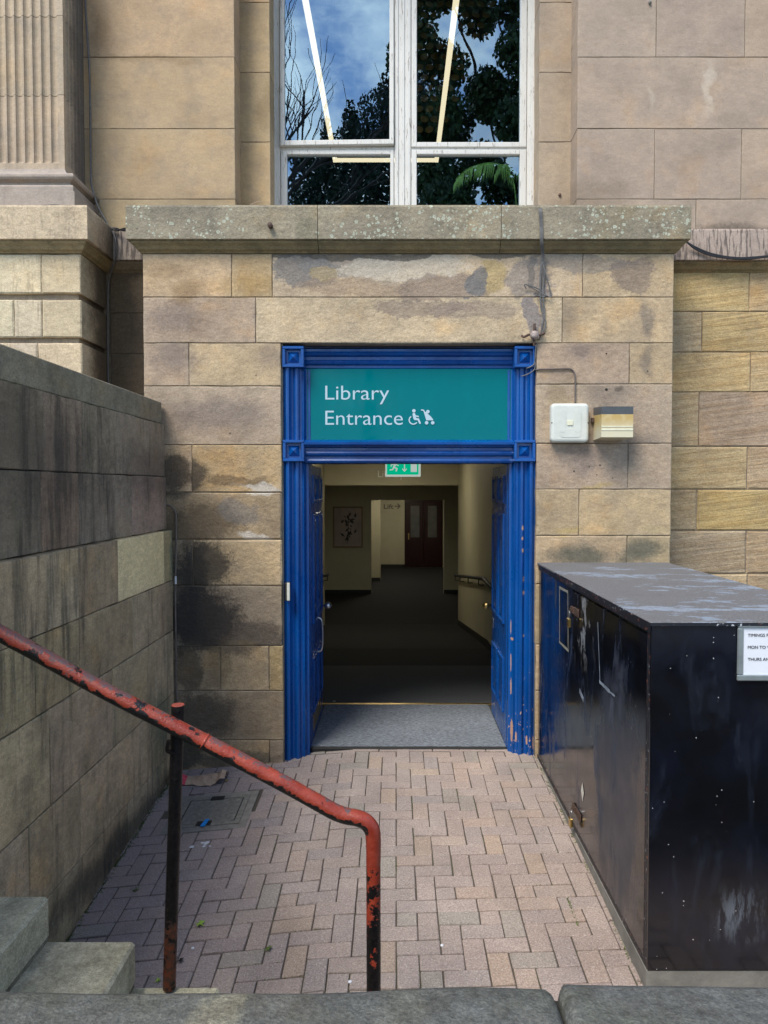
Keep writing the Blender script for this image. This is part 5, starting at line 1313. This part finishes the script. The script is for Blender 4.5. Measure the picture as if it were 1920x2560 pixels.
wires('pilaster_cable', 'grey cable running down the corner between pilaster and wall', 'cable', [[FP(212, -120, .45), FP(213, 0, .45), FP(219, 100, .45), FP(224, 200, .45), FP(226, 330, .45), FP(227, 430, .44), FP(229, 462, .40), FP(244, 515, .37), FP(262, 548, .37), FP(272, 568, .37), FP(284, 585, .37), FP(290, 612, .37), FP(288, 650, .39), FP(275, 690, .45), FP(270, 740, .46), FP(270, 900, .46), FP(272, 1000, .46)],
      ], M['cable_grey'], .0075)
wires('cable_loop', 'short black cables crossing from the pedestal to the lichen coping', 'cable', [[FP(276, 570, .37), FP(292, 577 - k * 3, .36), FP(310, 571 + k * 3, .30), FP(330, 572, .12)] for k in range(3)], M['cable'], .006)
wires('pilaster_base_cable', 'thin dark cable lying along the foot of the fluted pilaster base', 'cable', [[FP(-60, 513, -.01), FP(40, 515, -.01), FP(75, 516, -.015), FP(135, 512, -.01), FP(170, 517, -.012), FP(205, 518, -.01), FP(216, 519, .1)], [FP(-60, 516, -.01), FP(30, 514, -.012), FP(100, 516, -.01), FP(205, 517, -.01)]], M['cable'], .0035)
wires('wall_pipe', 'slim brown pipe running down the gap behind the dark stair wall', 'pipe', [[FP(418, 1263, -.01), FP(428, 1266, -.015), FP(438, 1280, -.015), FP(440, 1300, -.015), FP(440, 1380, -.015), FP(438, 1470, -.015), FP(439, 1560, -.015), FP(440, 1640, -.015), FP(440, 1720, -.015), FP(446, 1765, -.015), FP(452, 1800, -.015), FP(452, 1915, -.015)]], M['conduit'], .007)
tag(MB().box(px(436, -.02), px(440, -.02), -.03, -.022, pz(1459, 0), pz(1440, 0)).build('pipe_label', M['paper']), 'small white sleeve on the slim pipe behind the dark wall', 'label')
# small intercom on the left jamb
ic = thing('door_contact', 'small slim white door entry unit on the left edge of the blue frame', 'door bell', (px(716, 0), -.02, 1.4))
MB().box(px(711, -.04), px(722, -.04), -.045, .03, pz(1502, -.04), pz(1457, -.04), .004).build('unit_body', M['rubber'], ic)
MB().box(px(716, -.05), px(723.5, -.05), -.052, -.0455, pz(1502, -.05), pz(1457, -.05), .003).build('unit_face', M['plastic_w'], ic)
# bolt on coping and an old drip hole
tag(MB().lathe([(.016, 0), (.014, -.02), (.02, -.024), (.018, -.045), (.001, -.05)], FP(677, 567, -.085), 'y', 10).build('coping_bolt', M['iron']), 'rusty iron bolt sticking out of the lichen covered coping', 'bolt')
tag(MB().lathe([(.012, 0), (.012, -.012), (.001, -.016)], FP(1399, 488, .69), 'y', 10).build('wall_plug', M['iron']), 'small rusty plug in the pale stone right of the window', 'bolt')
tag(MB().lathe([(.010, 0), (.014, -.012), (.001, -.022)], FP(1624, 8, .47), 'y', 10).build('wall_fixing', M['conc']), 'small pale wall fixing at the top of the joint right of the window', 'bolt')
wires('grass_stem', 'dry pale grass stem arching on top of the coping', 'grass stem', [[FP(618, 523, -.03), FP(625, 514, -.04), FP(638, 507, -.05), FP(651, 504, -.05)]], M['kraft'], .0028)

# ================================================================== ON THE GROUND
mc = thing('manhole_cover', 'small square cast manhole cover with tape, set in the brick paving', 'manhole cover', (hx0, hy0, gz(hx0, hy0)))
def gp(x, y, dz): return (x, y, gz(x, y) + dz)
def gbox(x0, x1, y0, y1, d0, d1): return [gp(x, y, d) for d in (d0, d1) for y in (y0, y1) for x in (x0, x1)], [(0, 2, 3, 1), (4, 5, 7, 6), (0, 1, 5, 4), (1, 3, 7, 5), (3, 2, 6, 7), (2, 0, 4, 6)]
s = MB(); a_, b_, c_, d_ = hx0 + .02, hx1 - .02, hy0 + .02, hy1 - .02; t = .035
s.add(*gbox(a_ - .05, b_ + .05, c_ - .05, d_ + .05, -.03, .0015)).build('surround', simple('surround_mortar', (.22, .205, .18), .95, var=.2, scale=20, bump=.6), mc)
s = MB()
for q in ((a_, b_, c_, c_ + t), (a_, b_, d_ - t, d_), (a_, a_ + t, c_ + t, d_ - t), (b_ - t, b_, c_ + t, d_ - t)): s.add(*gbox(*q, -.01, .007))
s.build('frame', M['drain'], mc)
s = MB().add(*gbox(a_ + t + .008, b_ - t - .008, c_ + t + .008, d_ - t - .008, -.01, .005))
x = a_ + t + .03
while x < b_ - t - .03: s.add(*gbox(x, x + .005, c_ + t + .03, d_ - t - .03, .005, .0075)); x += .013
s.build('lid', M['drain'], mc)
MB().add(*gbox(a_ + t, b_ - t, c_ + t, d_ - t, -.012, .0025)).build('lid_gap', M['rubber'], mc)
xm = (a_ + b_) / 2
MB().add(*gbox(xm - .045, xm + .045, d_ - .055, d_ - .005, .0078, .0092)).add(*gbox(xm - .06, xm + .035, c_ + .0, c_ + .055, .0078, .0092)).each('black_tape', M['rubber'], mc)
MB().add([gp(xm - .028, c_ - .012, .010), gp(xm + .004, c_ - .012, .010), gp(xm + .014, c_ + .075, .010), gp(xm - .014, c_ + .075, .010)], [(0, 1, 2, 3)]).build('blue_tape', M['tape_blue'], mc)
# paper bag
pb = thing('paper_bag', 'crumpled brown and red paper bag lying at the foot of the wall', 'litter', G(500, 1950))
gx0, gy0, _ = G(452, 1958); gx1, gy1, _ = G(566, 1950)
bm = bmesh.new(); nu, nv = 13, 6; grid = []
for i in range(nu):
    for j in range(nv):
        u = i / (nu - 1); v = j / (nv - 1); x = gx0 - .05 + (gx1 - gx0 + .05) * u; y = (gy0 + .07) - .14 * v + .03 * math.sin(u * 7) * (v - .5)
        h = .028 * math.sin(math.pi * min(v * 1.0, 1)) * (1 + .4 * math.sin(u * 9 + v * 3)) + .012 * R.random() + (.03 * (u > .85) * (v > .3)) + (.04 * max(0, .25 - u) / .25)
        grid.append(gp(x, y, .004 + max(h, 0)))
def sub(fs):
    ids = sorted({i for f in fs for i in f}); mp = {a: b for b, a in enumerate(ids)}; return [grid[i] for i in ids], [tuple(mp[i] for i in f) for f in fs]
mesh('bag_paper', *sub([(i * nv + j, i * nv + j + 1, (i + 1) * nv + j + 1, (i + 1) * nv + j) for i in range(3, nu - 1) for j in range(nv - 1)]), M['kraft'], pb)
mesh('red_printed_end', *sub([(i * nv + j, i * nv + j + 1, (i + 1) * nv + j + 1, (i + 1) * nv + j) for i in range(3) for j in range(nv - 1)]), M['kraft_red'], pb)
def leaf(u, v, r_, m_, label, name='fallen_leaf', cat='leaf', n_=5):
    x, y, z = G(u, v); P = []; a0 = R.uniform(0, 6)
    for k in range(n_ * 2): a = a0 + math.pi * k / n_; q = r_ * (1 if k % 2 else .45) * R.uniform(.8, 1.2); P.append((x + q * math.cos(a), y + q * math.sin(a), z + .006 + R.uniform(0, .012)))
    P.append((x, y, z + .008)); o = mesh(name, P, [(k, (k + 1) % (2 * n_), 2 * n_) for k in range(2 * n_)], m_); tag(o, label, cat); return o
leaf(500, 2314, .030, M['leaf'], 'bright green leaf lying on the bricks left of centre')
leaf(671, 2376, .024, M['moss'], 'dark curled leaf lying on the bricks in the middle of the ramp')
leaf(567, 1955, .018, simple('ochre_leaf', (.35, .24, .06), .8), 'small ochre leaf beside the torn end of the paper bag')
leaf(395, 2457, .014, M['leaf'], 'tiny yellow green leaf by the step foot')
leaf(452, 2406, .016, M['rubber'], 'tiny dark leaf right of the black handrail post')
def tuft(u, v, n_, label):
    x, y, z = G(u, v); s = MB()
    for k in range(n_):
        a = R.uniform(0, 6.28); l_ = R.uniform(.02, .05); dx, dy = math.cos(a) * l_ * .8, math.sin(a) * l_ * .8; px_, py_ = x + R.uniform(-.012, .012), y + R.uniform(-.012, .012)
        s.add([(px_ - .0015, py_, z), (px_ + .0015, py_, z), (px_ + dx, py_ + dy, z + l_ * .6)], [(0, 1, 2)])
    o = s.build('weed_tuft', M['moss']); tag(o, label, 'weed')
tuft(338, 2228, 26, 'small dry weed tuft in the bricks near the left wall')
s = MB()
for k in range(70):
    t = k / 70; x, y, z = G(1418 + 28 * t, 2245 + 70 * t); l_ = R.uniform(.006, .014); a = R.uniform(0, 6.28); s.add([(x - .003, y, z - .002), (x + .003, y, z - .002), (x + math.cos(a) * l_, y + math.sin(a) * l_, z + l_ * .6)], [(0, 1, 2)])
tag(s.build('moss_line', M['moss']), 'line of green moss in the brick joint near the cabinet', 'moss')
s = MB()
def sprig(x, y, n_, sc):
    z = gz(x, y) - .003
    for k in range(n_):
        a = R.uniform(0, 6.28); l_ = R.uniform(.004, .012) * sc; s.add([(x - .0025 * sc, y, z), (x + .0025 * sc, y, z), (x + math.cos(a) * l_, y + math.sin(a) * l_, z + .004 + l_ * .5)], [(0, 1, 2)])
for k in range(420):
    y = -3.2 * R.random() ** 1.2; sprig(-1.625 + abs(R.gauss(0, .012)), y, 3, 1.3)
for k in range(260): sprig(1.038 - abs(R.gauss(0, .006)), -2.6 * R.random(), 3, .9)
for k in range(60):
    cx, cy, o = R.choice(bricks)
    if cx > 1.0 or cx < -1.6: continue
    for q in range(14):
        t = R.uniform(-.5, .5)
        if o == 0: sprig(cx + t * .19, cy + .0505 + R.gauss(0, .0015), 1, .7)
        else: sprig(cx + .0505 + R.gauss(0, .0015), cy + t * .19, 1, .7)
kind(tag(s.build('moss', M['moss']), 'fine moss growing in the paving joints and along the wall foot', 'moss'), 'stuff')
s = MB()
for k in range(260):
    x = R.choice((-1.60 + abs(R.gauss(0, .07)), R.uniform(-1.55, 1.0), .99 - abs(R.gauss(0, .04)))); y = -3.0 * R.random(); q = R.uniform(.0012, .0042); z = gz(x, y) + .0025; a = R.uniform(0, 6.28)
    s.add([(x + q * math.cos(a + t), y + q * math.sin(a + t), z + (.001 if t else 0)) for t in (0, 2.1, 4.2)] + [(x, y, z + q)], [(0, 1, 3), (1, 2, 3), (2, 0, 3)])
kind(tag(s.build('grit', M['kraft']), 'fine grit and crumbs scattered over the brick paving', 'grit'), 'stuff')
for i, (u, v, r_, lb) in enumerate(((1105, 2365, .008, 'white chip on the bricks right of the front post'), (875, 2456, .009, 'pale bottle top on the bricks just left of the front post'), (482, 2372, .008, 'white cigarette end beside the black handrail post'), (872, 2460, .0, ''))):
    if not r_: continue
    x, y, z = G(u, v); tag(MB().lathe([(r_, 0), (r_, .004), (r_ * .6, .006), (.0005, .006)], (x, y, z + .001), 'z', 7).build('litter_chip', M['paper']), lb, 'litter')
gx, gy, gzz = G(503, 2112); s = MB()
for k in range(9):
    x = gx + R.uniform(-.06, .06); y = gy + R.uniform(-.03, .03); r_ = R.uniform(.006, .018)
    s.add([(x + r_ * math.cos(a) * R.uniform(.6, 1.3), y + r_ * .7 * math.sin(a), gz(x, y) + .0022) for a in [6.28 * q / 7 for q in range(7)]], [tuple(range(7))])
kind(tag(s.build('paint_splash', M['paper']), 'white dried splash on the bricks below the manhole cover', 'paint splash'), 'stuff')

# ================================================================== STREET TREES ACROSS THE ROAD (seen mirrored in the window)
def limbs(s, base, d, ln, r_, depth, rnd, spread=.55):
    p = Vector(base); pts = [p.copy()]; d = Vector(d).normalized()
    for k in range(5):
        d = (d + Vector((rnd.uniform(-.16, .16), rnd.uniform(-.16, .16), rnd.uniform(-.05, .12)))).normalized(); p = p + d * ln / 5; pts.append(p.copy())
    s.tube(pts, [r_ * (1 - .5 * k / 5) for k in range(6)], 5, caps=False)
    if depth == 0: return
    for k in range(3 if depth > 1 else 4):
        q = pts[2 + min(k, 3)]; nd = (d + Vector((rnd.uniform(-1, 1), rnd.uniform(-1, 1), rnd.uniform(-.3, .8))) * spread * 1.4).normalized()
        limbs(s, q, nd, ln * rnd.uniform(.5, .75), r_ * .5, depth - 1, rnd, spread)
def tree(name, label, base, h, clumps, n_, lsz, m_, seed):
    rnd = random.Random(seed); t = thing(name, label, 'tree', base, 'street trees mirrored in the window')
    s = MB(); s.tube([Vector(base), Vector(base) + Vector((.1, 0, h * .5)), Vector(base) + Vector((.0, -.1, h * .8))], [.28, .15, .06], 10)
    for c in clumps[::7]: s.tube([Vector(base) + Vector((0, 0, h * .45)), Vector(base).lerp(Vector(c[:3]), .6) + Vector((0, 0, h * .25)), Vector(c[:3])], [.05, .035, .02], 6)
    s.build('trunk', M['bark'], t)
    vs = []; fs = []; tot = sum(c[3] * c[4] for c in clumps)
    for (cx, cy, cz, rx, rz) in clumps:
        for k in range(int(n_ * rx * rz / tot)):
            u = Vector((rnd.gauss(0, 1), rnd.gauss(0, 1), rnd.gauss(0, 1))).normalized() * (rnd.random() ** .45)
            p = Vector((cx + u.x * rx, cy + u.y * rx * .8, cz + u.z * rz))
            e = Euler((rnd.uniform(0, 6.28), rnd.uniform(0, 6.28), rnd.uniform(0, 6.28))).to_matrix(); w_ = lsz * rnd.uniform(.6, 1.2)
            b_ = len(vs); vs += [tuple(p + e @ Vector(q) * w_) for q in ((-.5, 0, 0), (-.1, .38, .05), (.6, 0, 0), (-.1, -.38, .05))]; fs.append((b_, b_ + 1, b_ + 2, b_ + 3))
    mesh('crown', vs, fs, m_, t)
rc = random.Random(3)
cl1 = []
for ix in range(6):
    for iz in range(10): cl1.append((.75 + ix * .85 + rc.uniform(-.35, .35), rc.uniform(-14.5, -12), 8.0 + iz * 1.15 + rc.uniform(-.4, .4), rc.uniform(.5, .8), rc.uniform(.5, .78)))
tree('maple_tree', 'large dark leafy tree mirrored in the right window pane', (4.4, -15.2, .36), 14, cl1, 66000, .145, M['tree_leaf'], 5)
cl2 = [(-.5, -18, 13.0, 1.3, 2.2), (-.1, -18.2, 14.6, .55, 1.6), (-1.5, -18, 12.3, 1.2, 1.6), (-1.6, -18.3, 13.8, .28, 1.3), (-2.6, -18, 11.6, 1.0, 1.2), (-2.4, -18, 13.3, .25, 1.0), (.4, -18, 14.2, .8, 1.8), (-.9, -18, 10.5, 2.3, 1.5), (-3.4, -18, 10.2, 1.4, 1.1), (1.4, -18, 12.5, 1.2, 2.0), (-3.3, -18, 12.3, .5, .5)]
cl2 = [(x, y, z + 1.0, a, b) for x, y, z, a, b in cl2]
tree('conifer_tree', 'spiky topped evergreen mirrored in the left window pane', (-.9, -18, .36), 11, cl2, 22000, .15, M['tree_leaf2'], 8)
bt_ = thing('bare_tree', 'bare branched tree mirrored at the left edge of the window', 'tree', (-5.2, -14, .36), 'street trees mirrored in the window')
s = MB(); rb = random.Random(12); s.tube([(-5.2, -14, .36), (-5.0, -14, 6), (-4.7, -14, 9)], [.25, .2, .14], 8)
for (z, dx, dz) in ((9, .55, 1.3), (9, .9, 1.0), (8.4, .8, .5), (9, .3, 1.5), (8.8, 1.0, .75)): limbs(s, (-4.7, -14, z), (dx, rb.uniform(-.2, .2), dz), 4.3, .085, 3, rb, .5)
s.build('branches', M['bark'], bt_)
print('objects', len(bpy.data.objects))
